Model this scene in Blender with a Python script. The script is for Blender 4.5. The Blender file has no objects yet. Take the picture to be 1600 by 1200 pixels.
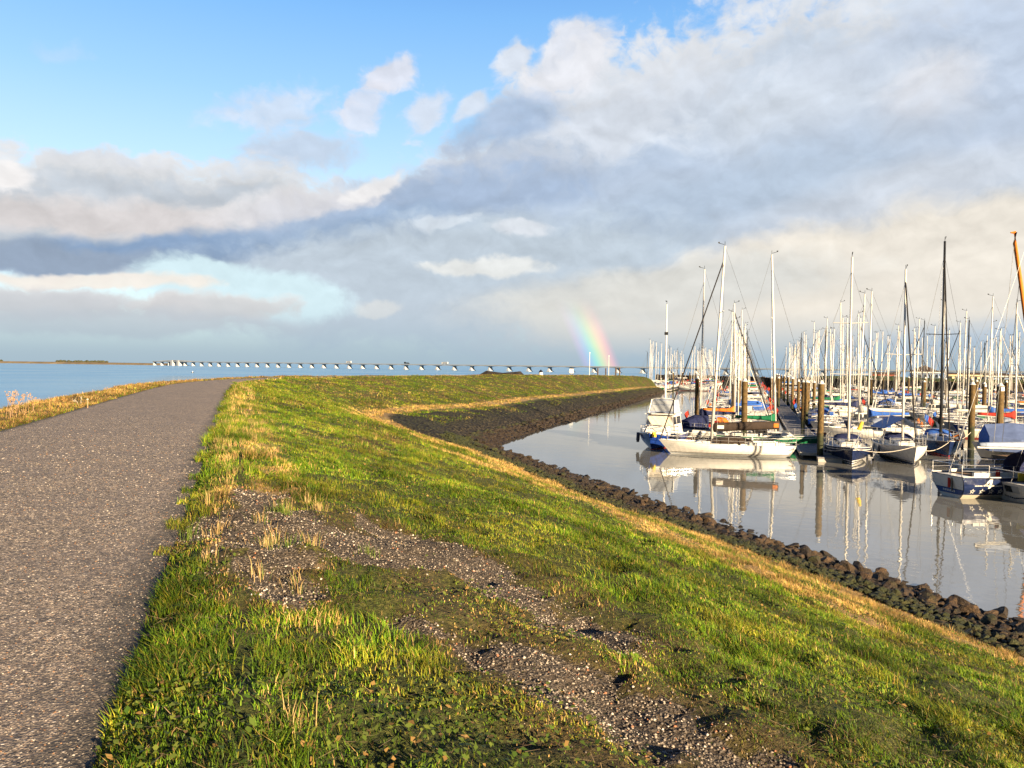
import bpy, bmesh, math, random
import numpy as np
from mathutils import Vector, Matrix

scene = bpy.context.scene
C = scene.collection
rad = math.radians

# ------------------------------------------------------------------ camera
EYE = 6.6            # eye height above the water, metres
FOC = 1200.0         # focal length in pixels of a 1600 px wide picture
PITCH = math.atan((600 - 572.8) / FOC)
ROLL = 0.0115
cam_d = bpy.data.cameras.new('camera')
cam = bpy.data.objects.new('camera', cam_d)
C.objects.link(cam)
cam_d.sensor_width = 36.0
cam_d.lens = 27.0
cam_d.clip_start = 0.1
cam_d.clip_end = 60000
R_CAM = Matrix.Rotation(math.pi / 2 - PITCH, 4, 'X') @ Matrix.Rotation(ROLL, 4, 'Z')
cam.matrix_world = Matrix.Translation((0, 0, EYE)) @ R_CAM
scene.camera = cam
R3 = np.array(R_CAM.to_3x3())


def ray(px, py):
    d = R3 @ np.array([(px - 800) / FOC, (600 - py) / FOC, -1.0])
    return d


def on_plane(px, py, z=0.0):
    """ground point seen at photo pixel (px, py) on the level z"""
    d = ray(px, py)
    k = (z - EYE) / d[2]
    return np.array([d[0] * k, d[1] * k, z])


def at_depth(px, py, Y):
    d = ray(px, py)
    k = Y / d[1]
    return np.array([d[0] * k, Y, EYE + d[2] * k])


def az_el(px, py):
    d = ray(px, py)
    return math.degrees(math.atan2(d[0], d[1])), math.degrees(math.atan2(d[2], math.hypot(d[0], d[1])))


# ------------------------------------------------------------------ exposure
EXPO = 1.9
scene.view_settings.view_transform = 'Standard'
scene.view_settings.look = 'None'
scene.view_settings.exposure = EXPO
scene.view_settings.gamma = 1.0
scene.view_settings.use_curve_mapping = False
scene.cycles.use_denoising = True
scene.cycles.max_bounces = 6
scene.cycles.diffuse_bounces = 3
scene.cycles.glossy_bounces = 3
scene.cycles.transparent_max_bounces = 8
scene.cycles.caustics_reflective = False
scene.cycles.caustics_refractive = False

# ------------------------------------------------------------------ sun
SUN_AZ = rad(146.0)      # clockwise from the view direction (+Y)
SUN_EL = rad(14.0)
SUN_DIR = Vector((math.sin(SUN_AZ) * math.cos(SUN_EL), math.cos(SUN_AZ) * math.cos(SUN_EL), math.sin(SUN_EL)))
sl = bpy.data.lights.new('sun', 'SUN')
sl.energy = 5.0
sl.angle = rad(0.5)
sl.color = (1.0, 0.78, 0.50)
so = bpy.data.objects.new('sun', sl)
C.objects.link(so)
so.rotation_euler = SUN_DIR.to_track_quat('Z', 'Y').to_euler()

# ------------------------------------------------------------------ sky
BG = 0.1


def srgb(r, g, b):
    def f(c):
        c /= 255.0
        return c / 12.92 if c <= 0.04045 else ((c + 0.055) / 1.055) ** 2.4
    return (f(r), f(g), f(b))


def skycol(rgb):
    k = 1.0 / (2 ** EXPO) / BG
    a = srgb(*rgb)
    return (a[0] * k, a[1] * k, a[2] * k, 1.0)


def build_world():
    w = bpy.data.worlds.new('World')
    scene.world = w
    w.use_nodes = True
    nt = w.node_tree
    nt.nodes.clear()
    N, L = nt.nodes.new, nt.links.new

    def math_(op, a, b=None, c=None, clamp=False):
        n = N('ShaderNodeMath'); n.operation = op; n.use_clamp = clamp
        for i, v in enumerate((a, b, c)):
            if v is None:
                continue
            if isinstance(v, (int, float)):
                n.inputs[i].default_value = v
            else:
                L(v, n.inputs[i])
        return n.outputs[0]

    def smooth(v, lo, hi, a=0.0, b=1.0):
        n = N('ShaderNodeMapRange'); n.interpolation_type = 'SMOOTHSTEP'
        L(v, n.inputs[0])
        n.inputs[1].default_value = lo; n.inputs[2].default_value = hi
        n.inputs[3].default_value = a; n.inputs[4].default_value = b
        return n.outputs[0]

    def mix(f, a, b, blend='MIX'):
        n = N('ShaderNodeMix'); n.data_type = 'RGBA'; n.blend_type = blend
        if isinstance(f, (int, float)):
            n.inputs[0].default_value = f
        else:
            L(f, n.inputs[0])
        for i, v in ((6, a), (7, b)):
            if isinstance(v, tuple):
                n.inputs[i].default_value = v
            else:
                L(v, n.inputs[i])
        return n.outputs[2]

    tc = N('ShaderNodeTexCoord')
    sep = N('ShaderNodeSeparateXYZ'); L(tc.outputs['Generated'], sep.inputs[0])
    X, Y, Z = sep.outputs
    az = math_('MULTIPLY', math_('ARCTAN2', X, Y), 180 / math.pi)
    el = math_('MULTIPLY', math_('ARCSINE', Z), 180 / math.pi)
    cmb = N('ShaderNodeCombineXYZ'); L(az, cmb.inputs[0]); L(el, cmb.inputs[1])

    def vmath(op, a, b):
        n = N('ShaderNodeVectorMath'); n.operation = op
        for i, v in enumerate((a, b)):
            if isinstance(v, tuple):
                n.inputs[i].default_value = v
            else:
                L(v, n.inputs[i])
        return n.outputs[0]

    def noise(vec, scale, detail, rough, sx=1.0, sy=1.0, off=(0, 0, 0), rot=0.0):
        m = N('ShaderNodeMapping')
        L(vec, m.inputs['Vector'])
        m.inputs['Location'].default_value = off
        m.inputs['Rotation'].default_value = (0, 0, rad(rot))
        m.inputs['Scale'].default_value = (sx, sy, 1)
        n = N('ShaderNodeTexNoise')
        n.inputs['Scale'].default_value = scale
        n.inputs['Detail'].default_value = detail
        n.inputs['Roughness'].default_value = rough
        L(m.outputs[0], n.inputs['Vector'])
        return n

    P0 = cmb.outputs[0]
    warp = noise(P0, 0.2, 4, 0.55, 0.9, 1.2)
    wv = vmath('MULTIPLY', vmath('SUBTRACT', warp.outputs['Color'], (0.5, 0.5, 0.5)), (3.6, 2.6, 0))
    P = vmath('ADD', P0, wv)
    n1 = noise(P, 0.30, 8, 0.55, 0.85, 1.15, (3.1, 1.7, 0), -12)
    n1b = noise(P, 0.30, 5, 0.5, 0.85, 1.15, (3.1 - 0.35, 1.7 - 0.75, 0), -12)
    n2 = noise(P, 0.95, 6, 0.56, 0.9, 1.15, (7.7, 4.1, 0), -10)
    na = math_('ADD', math_('MULTIPLY', n1.outputs[0], 0.66), math_('MULTIPLY', n2.outputs[0], 0.34))
    relief = math_('SUBTRACT', n1.outputs[0], n1b.outputs[0])
    nz = math_('SUBTRACT', na, 0.5)

    # clear sky behind the clouds: the Sky Texture, with the pale band it has above the horizon
    sky = N('ShaderNodeTexSky')
    sky.sky_type = 'NISHITA'
    sky.sun_disc = False
    sky.sun_elevation = SUN_EL
    sky.sun_rotation = SUN_AZ
    sky.altitude = 0
    sky.air_density = 1.0
    sky.dust_density = 0.6
    sky.ozone_density = 2.0
    base_r = N('ShaderNodeValToRGB')
    L(smooth(el, -2, 42), base_r.inputs[0])
    e = base_r.color_ramp.elements
    e[0].position = 0.0; e[0].color = skycol((176, 203, 216))
    e[1].position = 1.0; e[1].color = skycol((52, 96, 176))
    for pos, c in ((0.09, (216, 238, 248)), (0.24, (200, 230, 250)), (0.45, (157, 206, 248)), (0.64, (122, 184, 245)), (0.76, (92, 155, 236))):
        q = e.new(pos); q.color = skycol(c)
    col = mix(0.84, sky.outputs[0], base_r.outputs[0])

    cover = None

    def layer(col, px, py, rx, ry, rot, rgb, lo, hi, amp=0.9, op=1.0, rim=0.0):
        """one cloud patch: photo pixel centre and radii, turned into azimuth / elevation"""
        a0, e0 = az_el(px, py)
        a1, _ = az_el(px + 4, py)
        sxd = (a1 - a0) / 4.0
        syd = abs(az_el(px, py + 4)[1] - e0) / 4.0
        m = N('ShaderNodeMapping'); m.vector_type = 'TEXTURE'
        L(P, m.inputs['Vector'])
        m.inputs['Location'].default_value = (a0, e0, 0)
        m.inputs['Rotation'].default_value = (0, 0, rad(rot))
        m.inputs['Scale'].default_value = (rx * sxd * 1.35, ry * syd * 1.35, 1)
        g = N('ShaderNodeTexGradient'); g.gradient_type = 'SPHERICAL'
        L(m.outputs[0], g.inputs[0])
        v = math_('ADD', g.outputs['Fac'], math_('MULTIPLY', nz, amp))
        k = smooth(v, lo, hi, 0.0, op)
        inside = smooth(g.outputs['Fac'], 0.0, 0.12)
        k = math_('MULTIPLY', k, inside)
        own = skycol(rgb)
        if rim:
            # sunlit upper rim, shaded core
            sy = N('ShaderNodeSeparateXYZ'); L(m.outputs[0], sy.inputs[0])
            rw = math_('MULTIPLY', smooth(v, lo + 0.02, hi + 0.16, 1.0, 0.0), smooth(sy.outputs[1], -0.25, 0.35))
            own = mix(math_('MULTIPLY', rw, rim), own, skycol((244, 241, 238)))
        return mix(k, col, own), k

    LY = CLOUDS
    for (px, py, rx, ry, rot, rgb, lo, hi, amp, op, rim) in LY:
        col, k = layer(col, px, py, rx, ry, rot, rgb, lo, hi, amp, op, rim)
        km = math_('MULTIPLY', k, 1.0)
        cover = km if cover is None else math_('MAXIMUM', cover, km)
    # light and dark sides of the clouds
    rel = math_('MULTIPLY', math_('MULTIPLY', relief, cover), smooth(el, 2, 9, 0.25, 1.0))
    fac = math_('ADD', 1.0, math_('MULTIPLY', rel, 0.6))
    fac = math_('ADD', fac, math_('MULTIPLY', math_('MULTIPLY', nz, cover), 0.14))
    fac = math_('MINIMUM', math_('MAXIMUM', fac, 0.6), 1.35)
    col = mix(1.0, col, vmath('MULTIPLY', (1, 1, 1), fac), 'MULTIPLY')
    # rain haze that closes the view at the horizon
    hz = smooth(el, 0.0, 4.6, 0.92, 0.0)
    col = mix(hz, col, skycol((166, 188, 203)))

    # rainbow: 42 degrees round the point opposite the sun, where the rain falls
    anti = tuple(-SUN_DIR)
    dp = N('ShaderNodeVectorMath'); dp.operation = 'DOT_PRODUCT'
    nrm = N('ShaderNodeVectorMath'); nrm.operation = 'NORMALIZE'
    L(tc.outputs['Generated'], nrm.inputs[0])
    L(nrm.outputs[0], dp.inputs[0]); dp.inputs[1].default_value = anti
    ang = math_('MULTIPLY', math_('ARCCOSINE', dp.outputs['Value']), 180 / math.pi)
    rr = N('ShaderNodeValToRGB')
    mr = N('ShaderNodeMapRange'); L(ang, mr.inputs[0])
    a_mid = RAINBOW_ANGLE
    mr.inputs[1].default_value = a_mid - 1.3; mr.inputs[2].default_value = a_mid + 1.45
    L(mr.outputs[0], rr.inputs[0])
    e = rr.color_ramp.elements
    e[0].position = 0.0; e[0].color = (0, 0, 0, 1)
    e[1].position = 1.0; e[1].color = (0, 0, 0, 1)
    for pos, c in ((0.14, (0.07, 0.02, 0.13)), (0.28, (0.0, 0.10, 0.22)), (0.42, (0.0, 0.26, 0.14)),
                   (0.55, (0.20, 0.30, 0.0)), (0.68, (0.42, 0.19, 0.0)), (0.82, (0.34, 0.04, 0.02)), (0.92, (0.10, 0.0, 0.01))):
        q = e.new(pos); q.color = (c[0], c[1], c[2], 1)
    rm = math_('MULTIPLY', smooth(el, 0.9, 5.4, 1.0, 0.0), smooth(az, -10, 0))
    rm = math_('MULTIPLY', rm, 1.2 / (2 ** EXPO) / BG)
    col = mix(1.0, col, vmath('MULTIPLY', rr.outputs[0], rm), 'ADD')

    # added dimming of the unseen sky overhead and around, to cut fill light
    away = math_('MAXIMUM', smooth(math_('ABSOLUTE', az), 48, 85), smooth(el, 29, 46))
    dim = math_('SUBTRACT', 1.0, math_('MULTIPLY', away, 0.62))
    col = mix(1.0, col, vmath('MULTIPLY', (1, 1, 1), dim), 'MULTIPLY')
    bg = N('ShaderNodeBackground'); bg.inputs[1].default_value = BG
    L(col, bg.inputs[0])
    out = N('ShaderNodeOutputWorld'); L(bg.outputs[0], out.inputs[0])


def angle_from_anti(px, py):
    d = Vector(ray(px, py)).normalized()
    return math.degrees(math.acos(max(-1, min(1, d.dot(-SUN_DIR)))))


RAINBOW_ANGLE = angle_from_anti(933, 560)
CLOUDS = [
    # px, py, rx, ry, tilt, colour, lo, hi, noise, opacity, sunlit rim
    # --- thin high veils and puffs in the blue
    (440, 170, 150, 50, 8, (222, 228, 240), 0.34, 0.816, 1.87, 0.7, 0),
    (600, 112, 66, 36, 24, (232, 232, 240), 0.32, 0.694, 1.65, 0.85, 0),
    (560, 170, 70, 50, 40, (234, 233, 241), 0.36, 0.781, 1.76, 0.7, 0),
    (664, 168, 50, 40, 40, (230, 232, 240), 0.32, 0.733, 1.65, 0.75, 0),
    (470, 235, 130, 40, 5, (201, 209, 224), 0.28, 0.764, 1.54, 0.75, 0.3),
    (90, 85, 90, 34, 10, (196, 220, 248), 0.45, 0.879, 1.65, 0.4, 0),
    # --- big mass on the right
    (1360, 300, 800, 330, 10, (202, 214, 229), 0.14, 0.358, 0.99, 1, 0.85),
    (1580, 100, 430, 130, 6, (196, 210, 230), 0.12, 0.416, 0.88, 0.9, 0.3),
    (900, 300, 290, 185, 24, (189, 205, 226), 0.16, 0.41, 1.1, 1, 0.7),
    (970, 170, 190, 95, 24, (219, 225, 234), 0.24, 0.677, 1.32, 0.85, 0.6),
    (890, 95, 95, 60, 30, (234, 235, 241), 0.24, 0.599, 1.32, 0.9, 0.6),
    (797, 95, 46, 34, 40, (230, 233, 239), 0.28, 0.608, 1.32, 0.85, 0.5),
    (738, 165, 50, 30, 25, (226, 230, 238), 0.28, 0.647, 1.32, 0.8, 0.4),
    (790, 195, 115, 44, 18, (166, 189, 219), 0.2, 0.629, 1.1, 0.75, 0),
    (1250, 165, 330, 80, 6, (216, 224, 234), 0.2, 0.824, 1.1, 0.7, 0),
    (1450, 155, 120, 80, 20, (224, 224, 228), 0.22, 0.828, 1.1, 0.75, 0),
    (1180, 265, 420, 70, 12, (198, 211, 228), 0.2, 0.824, 0.99, 0.6, 0),
    (1060, 330, 440, 65, 14, (182, 199, 219), 0.16, 0.737, 0.88, 0.8, 0),
    (1420, 300, 330, 60, 10, (208, 214, 223), 0.2, 0.824, 0.77, 0.7, 0),
    # --- left bank
    (185, 258, 250, 40, 2, (218, 220, 227), 0.36, 0.719, 2.0, 0.9, 0.7),
    (390, 280, 190, 46, 6, (203, 212, 226), 0.36, 0.797, 2.0, 0.8, 0.4),
    (190, 345, 520, 95, 4, (198, 206, 215), 0.16, 0.41, 1.1, 1, 0.8),
    (620, 330, 330, 68, 13, (171, 190, 216), 0.16, 0.464, 1.1, 1, 0.5),
    (130, 335, 360, 40, 3, (221, 215, 214), 0.2, 0.668, 1.32, 0.9, 0.3),
    (470, 316, 190, 26, 12, (226, 224, 227), 0.24, 0.638, 1.32, 0.8, 0.6),
    (585, 287, 80, 18, 18, (242, 240, 240), 0.26, 0.603, 1.21, 0.9, 0),
    (12, 276, 50, 34, 0, (246, 243, 242), 0.24, 0.599, 1.32, 0.95, 0),
    (290, 390, 480, 32, 7, (138, 165, 199), 0.18, 0.625, 0.99, 0.95, 0),
    (60, 400, 300, 26, 2, (155, 170, 190), 0.2, 0.629, 0.99, 0.85, 0),
    (560, 350, 220, 28, 12, (150, 176, 208), 0.22, 0.711, 0.99, 0.75, 0),
    # --- under the bank
    (720, 440, 430, 110, 4, (195, 208, 220), 0.12, 0.494, 0.66, 1, 0),
    (390, 452, 175, 42, -8, (218, 242, 249), 0.18, 0.43, 0.66, 0.97, 0),
    (150, 437, 230, 15, 3, (248, 240, 230), 0.25, 0.601, 1.1, 0.9, 0),
    (80, 472, 260, 30, 2, (207, 206, 210), 0.2, 0.59, 1.21, 0.9, 0.5),
    (330, 478, 170, 26, 3, (212, 211, 212), 0.22, 0.594, 1.21, 0.9, 0.7),
    (200, 503, 330, 28, 2, (202, 207, 213), 0.18, 0.664, 0.99, 0.85, 0),
    # --- warm light under the right mass
    (1400, 430, 660, 98, 9, (240, 233, 221), 0.08, 0.408, 0.44, 1, 0),
    (1020, 458, 330, 50, 6, (222, 222, 217), 0.12, 0.572, 0.55, 0.9, 0),
    (750, 418, 130, 18, 2, (232, 234, 232), 0.26, 0.642, 1.32, 0.95, 0),
    (690, 345, 70, 15, 8, (218, 227, 236), 0.28, 0.686, 1.32, 0.8, 0),
    (815, 357, 66, 18, 6, (226, 231, 238), 0.28, 0.686, 1.32, 0.85, 0),
    (590, 484, 50, 16, 8, (222, 224, 223), 0.28, 0.686, 1.32, 0.7, 0),
]
build_world()


# ====================================================================== helpers
rng = np.random.default_rng(7)
random.seed(7)


def tag(o, label=None, cat=None, group=None, kind=None):
    if label: o['label'] = label
    if cat: o['category'] = cat
    if group: o['group'] = group
    if kind: o['kind'] = kind
    return o


def link_mesh(name, verts, faces, mats=None, parent=None, smooth=False, mat_idx=None):
    me = bpy.data.meshes.new(name)
    me.from_pydata([tuple(map(float, v)) for v in verts], [], [tuple(map(int, f)) for f in faces])
    o = bpy.data.objects.new(name, me)
    C.objects.link(o)
    if mats is not None:
        for m in (mats if isinstance(mats, (list, tuple)) else [mats]):
            me.materials.append(m)
    if mat_idx is not None:
        me.polygons.foreach_set('material_index', np.asarray(mat_idx, dtype=np.int32))
    if smooth:
        me.polygons.foreach_set('use_smooth', np.ones(len(me.polygons), dtype=bool))
    if parent is not None:
        o.parent = parent
    return o


def np_mesh(name, V, loops, sizes, mats, smooth=False):
    """fast mesh from numpy arrays: V (n,3), loops flat vertex ids, sizes per face"""
    me = bpy.data.meshes.new(name)
    me.vertices.add(len(V))
    me.vertices.foreach_set('co', np.ascontiguousarray(V, dtype=np.float32).ravel())
    me.loops.add(len(loops))
    me.loops.foreach_set('vertex_index', np.ascontiguousarray(loops, dtype=np.int32))
    me.polygons.add(len(sizes))
    st = np.concatenate([[0], np.cumsum(sizes)[:-1]]).astype(np.int32)
    me.polygons.foreach_set('loop_start', st)
    me.polygons.foreach_set('loop_total', np.asarray(sizes, dtype=np.int32))
    if smooth:
        me.polygons.foreach_set('use_smooth', np.ones(len(sizes), dtype=bool))
    me.update(calc_edges=True)
    o = bpy.data.objects.new(name, me)
    C.objects.link(o)
    for m in (mats if isinstance(mats, (list, tuple)) else [mats]):
        me.materials.append(m)
    return o


def hash2(ix, iy, seed):
    h = (ix.astype(np.int64) * 374761393 + iy.astype(np.int64) * 668265263 + seed * 974711) & 0x7fffffff
    h = ((h ^ (h >> 13)) * 1274126177) & 0x7fffffff
    h = (h ^ (h >> 16)) & 0xffff
    return h / 65535.0


def vnoise(x, y, seed=0):
    x = np.asarray(x, float); y = np.asarray(y, float)
    ix = np.floor(x); iy = np.floor(y)
    fx = x - ix; fy = y - iy
    fx = fx * fx * (3 - 2 * fx); fy = fy * fy * (3 - 2 * fy)
    a = hash2(ix, iy, seed); b = hash2(ix + 1, iy, seed)
    c = hash2(ix, iy + 1, seed); d = hash2(ix + 1, iy + 1, seed)
    return (a * (1 - fx) + b * fx) * (1 - fy) + (c * (1 - fx) + d * fx) * fy


def fbm(x, y, seed=0, octv=4, gain=0.5):
    s = 0; a = 1; n = 0
    for k in range(octv):
        s = s + a * vnoise(x * 2 ** k + 17.3 * k, y * 2 ** k - 9.1 * k, seed + k * 31)
        n += a; a *= gain
    return s / n


def sstep(x, a, b):
    t = np.clip((x - a) / (b - a), 0, 1)
    return t * t * (3 - 2 * t)


class NT:
    """small shader-tree writer"""
    def __init__(s, name):
        s.m = bpy.data.materials.new(name); s.m.use_nodes = True
        s.t = s.m.node_tree; s.b = s.t.nodes['Principled BSDF']
        s.out = s.t.nodes['Material Output']

    def n(s, kind, **kw):
        nd = s.t.nodes.new('ShaderNode' + kind)
        for k, v in kw.items():
            setattr(nd, k, v)
        return nd

    def l(s, a, b):
        s.t.links.new(a, b)

    def set(s, sock, v):
        if hasattr(v, 'is_output') or hasattr(v, 'links'):
            s.l(v, sock)
        else:
            sock.default_value = v

    def noise(s, scale, detail=4, rough=0.55, vec=None, dim=None):
        nd = s.n('TexNoise'); nd.inputs['Scale'].default_value = scale
        nd.inputs['Detail'].default_value = detail; nd.inputs['Roughness'].default_value = rough
        if vec is not None: s.l(vec, nd.inputs['Vector'])
        return nd.outputs['Fac']

    def pos(s):
        return s.n('NewGeometry').outputs['Position']

    def obj(s):
        return s.n('TexCoord').outputs['Object']

    def ramp(s, v, stops, interp='LINEAR'):
        nd = s.n('ValToRGB'); s.l(v, nd.inputs[0]); nd.color_ramp.interpolation = interp
        e = nd.color_ramp.elements
        e[0].position, e[0].color = stops[0][0], (*stops[0][1], 1)
        e[1].position, e[1].color = stops[-1][0], (*stops[-1][1], 1)
        for p, c in stops[1:-1]:
            q = e.new(p); q.color = (*c, 1)
        return nd.outputs[0]

    def mix(s, f, a, b, blend='MIX'):
        nd = s.n('Mix'); nd.data_type = 'RGBA'; nd.blend_type = blend
        for i, v in ((0, f), (6, a), (7, b)):
            if isinstance(v, tuple) and len(v) == 3: v = (*v, 1)
            s.set(nd.inputs[i], v)
        return nd.outputs[2]

    def math(s, op, a, b=0.0, clamp=False):
        nd = s.n('Math'); nd.operation = op; nd.use_clamp = clamp
        s.set(nd.inputs[0], a); s.set(nd.inputs[1], b)
        return nd.outputs[0]

    def maprange(s, v, a, b, c=0.0, d=1.0, smooth=True):
        nd = s.n('MapRange')
        if smooth: nd.interpolation_type = 'SMOOTHSTEP'
        s.l(v, nd.inputs[0])
        for i, q in enumerate((a, b, c, d)): nd.inputs[i + 1].default_value = q
        return nd.outputs[0]

    def bump(s, h, strength=0.5, dist=0.02, normal=None):
        nd = s.n('Bump'); nd.inputs['Strength'].default_value = strength
        nd.inputs['Distance'].default_value = dist
        s.l(h, nd.inputs['Height'])
        if normal is not None: s.l(normal, nd.inputs['Normal'])
        return nd.outputs[0]

    def attr(s, name):
        return s.n('Attribute', attribute_name=name)

    def base(s, col, rough=0.6, metal=0.0, normal=None, spec=None):
        s.set(s.b.inputs['Base Color'], (*col, 1) if isinstance(col, tuple) and len(col) == 3 else col)
        s.set(s.b.inputs['Roughness'], rough); s.b.inputs['Metallic'].default_value = metal
        if normal is not None: s.l(normal, s.b.inputs['Normal'])
        if spec is not None: s.b.inputs['Specular IOR Level'].default_value = spec
        return s.m


# ====================================================================== ground materials
def mat_ground():
    t = NT('dyke_turf')
    p = t.pos()
    big = t.noise(0.35, 4, 0.6, p); mid = t.noise(1.9, 5, 0.6, p); fine = t.noise(22, 4, 0.65, p); vf = t.noise(90, 2, 0.6, p)
    g = t.ramp(fine, [(0.3, (0.014, 0.018, 0.004)), (0.5, (0.045, 0.055, 0.010)), (0.72, (0.125, 0.125, 0.028))])  # ground darkened to put deep shade between the tufts into its colour
    br = t.ramp(fine, [(0.3, (0.018, 0.014, 0.006)), (0.55, (0.075, 0.055, 0.020)), (0.75, (0.17, 0.125, 0.045))])
    dry = t.attr('dry').outputs['Fac']
    f = t.maprange(t.math('ADD', t.math('MULTIPLY', t.math('SUBTRACT', mid, 0.5), 1.3), dry), 0.25, 0.8)
    col = t.mix(f, g, br)
    straw = t.ramp(fine, [(0.3, (0.13, 0.085, 0.04)), (0.7, (0.36, 0.25, 0.12))])
    col = t.mix(t.maprange(t.math('ADD', t.attr('straw').outputs['Fac'], t.math('MULTIPLY', t.math('SUBTRACT', mid, 0.5), 0.8)), 0.35, 0.8), col, straw)
    # bare gravel
    vo = t.n('TexVoronoi', feature='F1'); vo.inputs['Scale'].default_value = 46; t.l(p, vo.inputs['Vector'])
    gray = t.ramp(vo.outputs['Color'], [(0.0, (0.03, 0.026, 0.024)), (0.5, (0.095, 0.08, 0.066)), (0.8, (0.20, 0.165, 0.13)), (1.0, (0.42, 0.36, 0.29))])
    soil = t.ramp(fine, [(0.35, (0.035, 0.027, 0.020)), (0.7, (0.12, 0.09, 0.064))])
    gray = t.mix(t.maprange(vo.outputs['Distance'], 0.28, 0.6), gray, soil)
    gm = t.maprange(t.math('ADD', t.attr('gravel').outputs['Fac'], t.math('MULTIPLY', t.math('SUBTRACT', t.noise(5, 5, 0.7, p), 0.5), 1.5)), 0.40, 0.62)
    col = t.mix(gm, col, gray)
    # stone zone at the foot
    vs = t.n('TexVoronoi', feature='F1'); vs.inputs['Scale'].default_value = 3.2; t.l(p, vs.inputs['Vector'])
    st = t.ramp(vs.outputs['Color'], [(0.0, (0.030, 0.024, 0.012)), (0.6, (0.088, 0.066, 0.032)), (1.0, (0.19, 0.145, 0.080))])
    sz = t.n('SeparateXYZ'); t.l(p, sz.inputs[0])
    moss = t.maprange(t.math('ADD', sz.outputs[2], t.math('MULTIPLY', t.math('SUBTRACT', mid, 0.5), 1.2)), 0.75, 1.45)
    st = t.mix(t.math('MULTIPLY', moss, 0.72), st, t.ramp(fine, [(0.3, (0.018, 0.028, 0.006)), (0.7, (0.06, 0.07, 0.014))]))
    st = t.mix(t.maprange(t.noise(0.7, 5, 0.7, p), 0.42, 0.66, 0, 0.75), st, (0.022, 0.017, 0.011))
    st = t.mix(t.maprange(vs.outputs['Distance'], 0.25, 0.62), st, (0.012, 0.010, 0.008))
    rm = t.maprange(t.math('ADD', t.attr('stone').outputs['Fac'], t.math('MULTIPLY', t.math('SUBTRACT', mid, 0.5), 0.5)), 0.4, 0.6)
    col = t.mix(rm, col, st)
    h = t.math('ADD', t.math('MULTIPLY', fine, 0.5), t.math('MULTIPLY', vf, 0.25))
    n1 = t.bump(h, 1.0, 0.06)
    hv = t.math('MULTIPLY', t.math('SUBTRACT', 1.0, vs.outputs['Distance']), rm)
    n2 = t.bump(hv, 1.0, 0.35, n1)
    n3 = t.bump(t.math('MULTIPLY', t.math('SUBTRACT', 1.0, vo.outputs['Distance']), gm), 0.9, 0.02, n2)
    return t.base(col, 0.9, 0, n3, 0.25)


def mat_path():
    t = NT('exposed_aggregate_asphalt')
    p = t.pos()
    wv = t.n('VectorMath', operation='ADD')
    nz = t.n('TexNoise'); nz.inputs['Scale'].default_value = 30; t.l(p, nz.inputs['Vector'])
    sc = t.n('VectorMath', operation='SCALE'); t.l(nz.outputs['Color'], sc.inputs[0]); sc.inputs['Scale'].default_value = 0.012
    t.l(p, wv.inputs[0]); t.l(sc.outputs[0], wv.inputs[1])
    v = t.n('TexVoronoi', feature='F1'); v.inputs['Scale'].default_value = 52; t.l(wv.outputs[0], v.inputs['Vector'])
    v2 = t.n('TexVoronoi', feature='F1'); v2.inputs['Scale'].default_value = 105; t.l(wv.outputs[0], v2.inputs['Vector'])
    sx = t.n('SeparateColor'); t.l(v.outputs['Color'], sx.inputs[0])
    col = t.ramp(sx.outputs[0], [(0.0, (0.050, 0.047, 0.048)), (0.3, (0.165, 0.145, 0.128)), (0.55, (0.275, 0.228, 0.185)),
                                 (0.78, (0.42, 0.345, 0.27)), (0.93, (0.62, 0.54, 0.45)), (1.0, (0.78, 0.72, 0.64))])
    col2 = t.ramp(v2.outputs['Color'], [(0.0, (0.055, 0.050, 0.050)), (0.7, (0.21, 0.175, 0.145)), (1.0, (0.46, 0.39, 0.32))])
    col = t.mix(t.maprange(v.outputs['Distance'], 0.38, 0.55), col, col2)
    v3 = t.n('TexVoronoi', feature='F1'); v3.inputs['Scale'].default_value = 27; t.l(wv.outputs[0], v3.inputs['Vector'])
    s3 = t.n('SeparateColor'); t.l(v3.outputs['Color'], s3.inputs[0])
    col = t.mix(0.85, col, t.ramp(s3.outputs[1], [(0.0, (0.45, 0.45, 0.47)), (0.6, (0.95, 0.94, 0.92)), (1.0, (1.65, 1.55, 1.42))]), 'MULTIPLY')
    col = t.mix(0.7, col, t.ramp(t.noise(1.3, 5, 0.7, p), [(0.32, (0.80, 0.80, 0.82)), (0.68, (1.12, 1.08, 1.04))]), 'MULTIPLY')
    big = t.noise(0.55, 5, 0.6, p)
    col = t.mix(t.maprange(big, 0.38, 0.68, 0.0, 0.35), col, (0.15, 0.125, 0.115))
    grit = t.attr('edge').outputs['Fac']
    dirt = t.ramp(t.noise(40, 3, 0.6, p), [(0.3, (0.025, 0.024, 0.022)), (0.7, (0.085, 0.075, 0.06))])
    col = t.mix(t.maprange(t.math('ADD', grit, t.math('MULTIPLY', t.math('SUBTRACT', t.noise(3.0, 4, 0.6, p), 0.5), 0.8)), 0.45, 0.95, 0, 0.8), col, dirt)
    h = t.math('SUBTRACT', 1.0, v.outputs['Distance'])
    h = t.math('ADD', h, t.math('MULTIPLY', t.math('SUBTRACT', 1.0, v2.outputs['Distance']), 0.35))
    nb = t.bump(h, 0.6, 0.009)
    nb = t.bump(t.noise(5, 4, 0.6, p), 0.4, 0.02, nb)
    return t.base(col, 0.75, 0, nb, 0.3)


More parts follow.
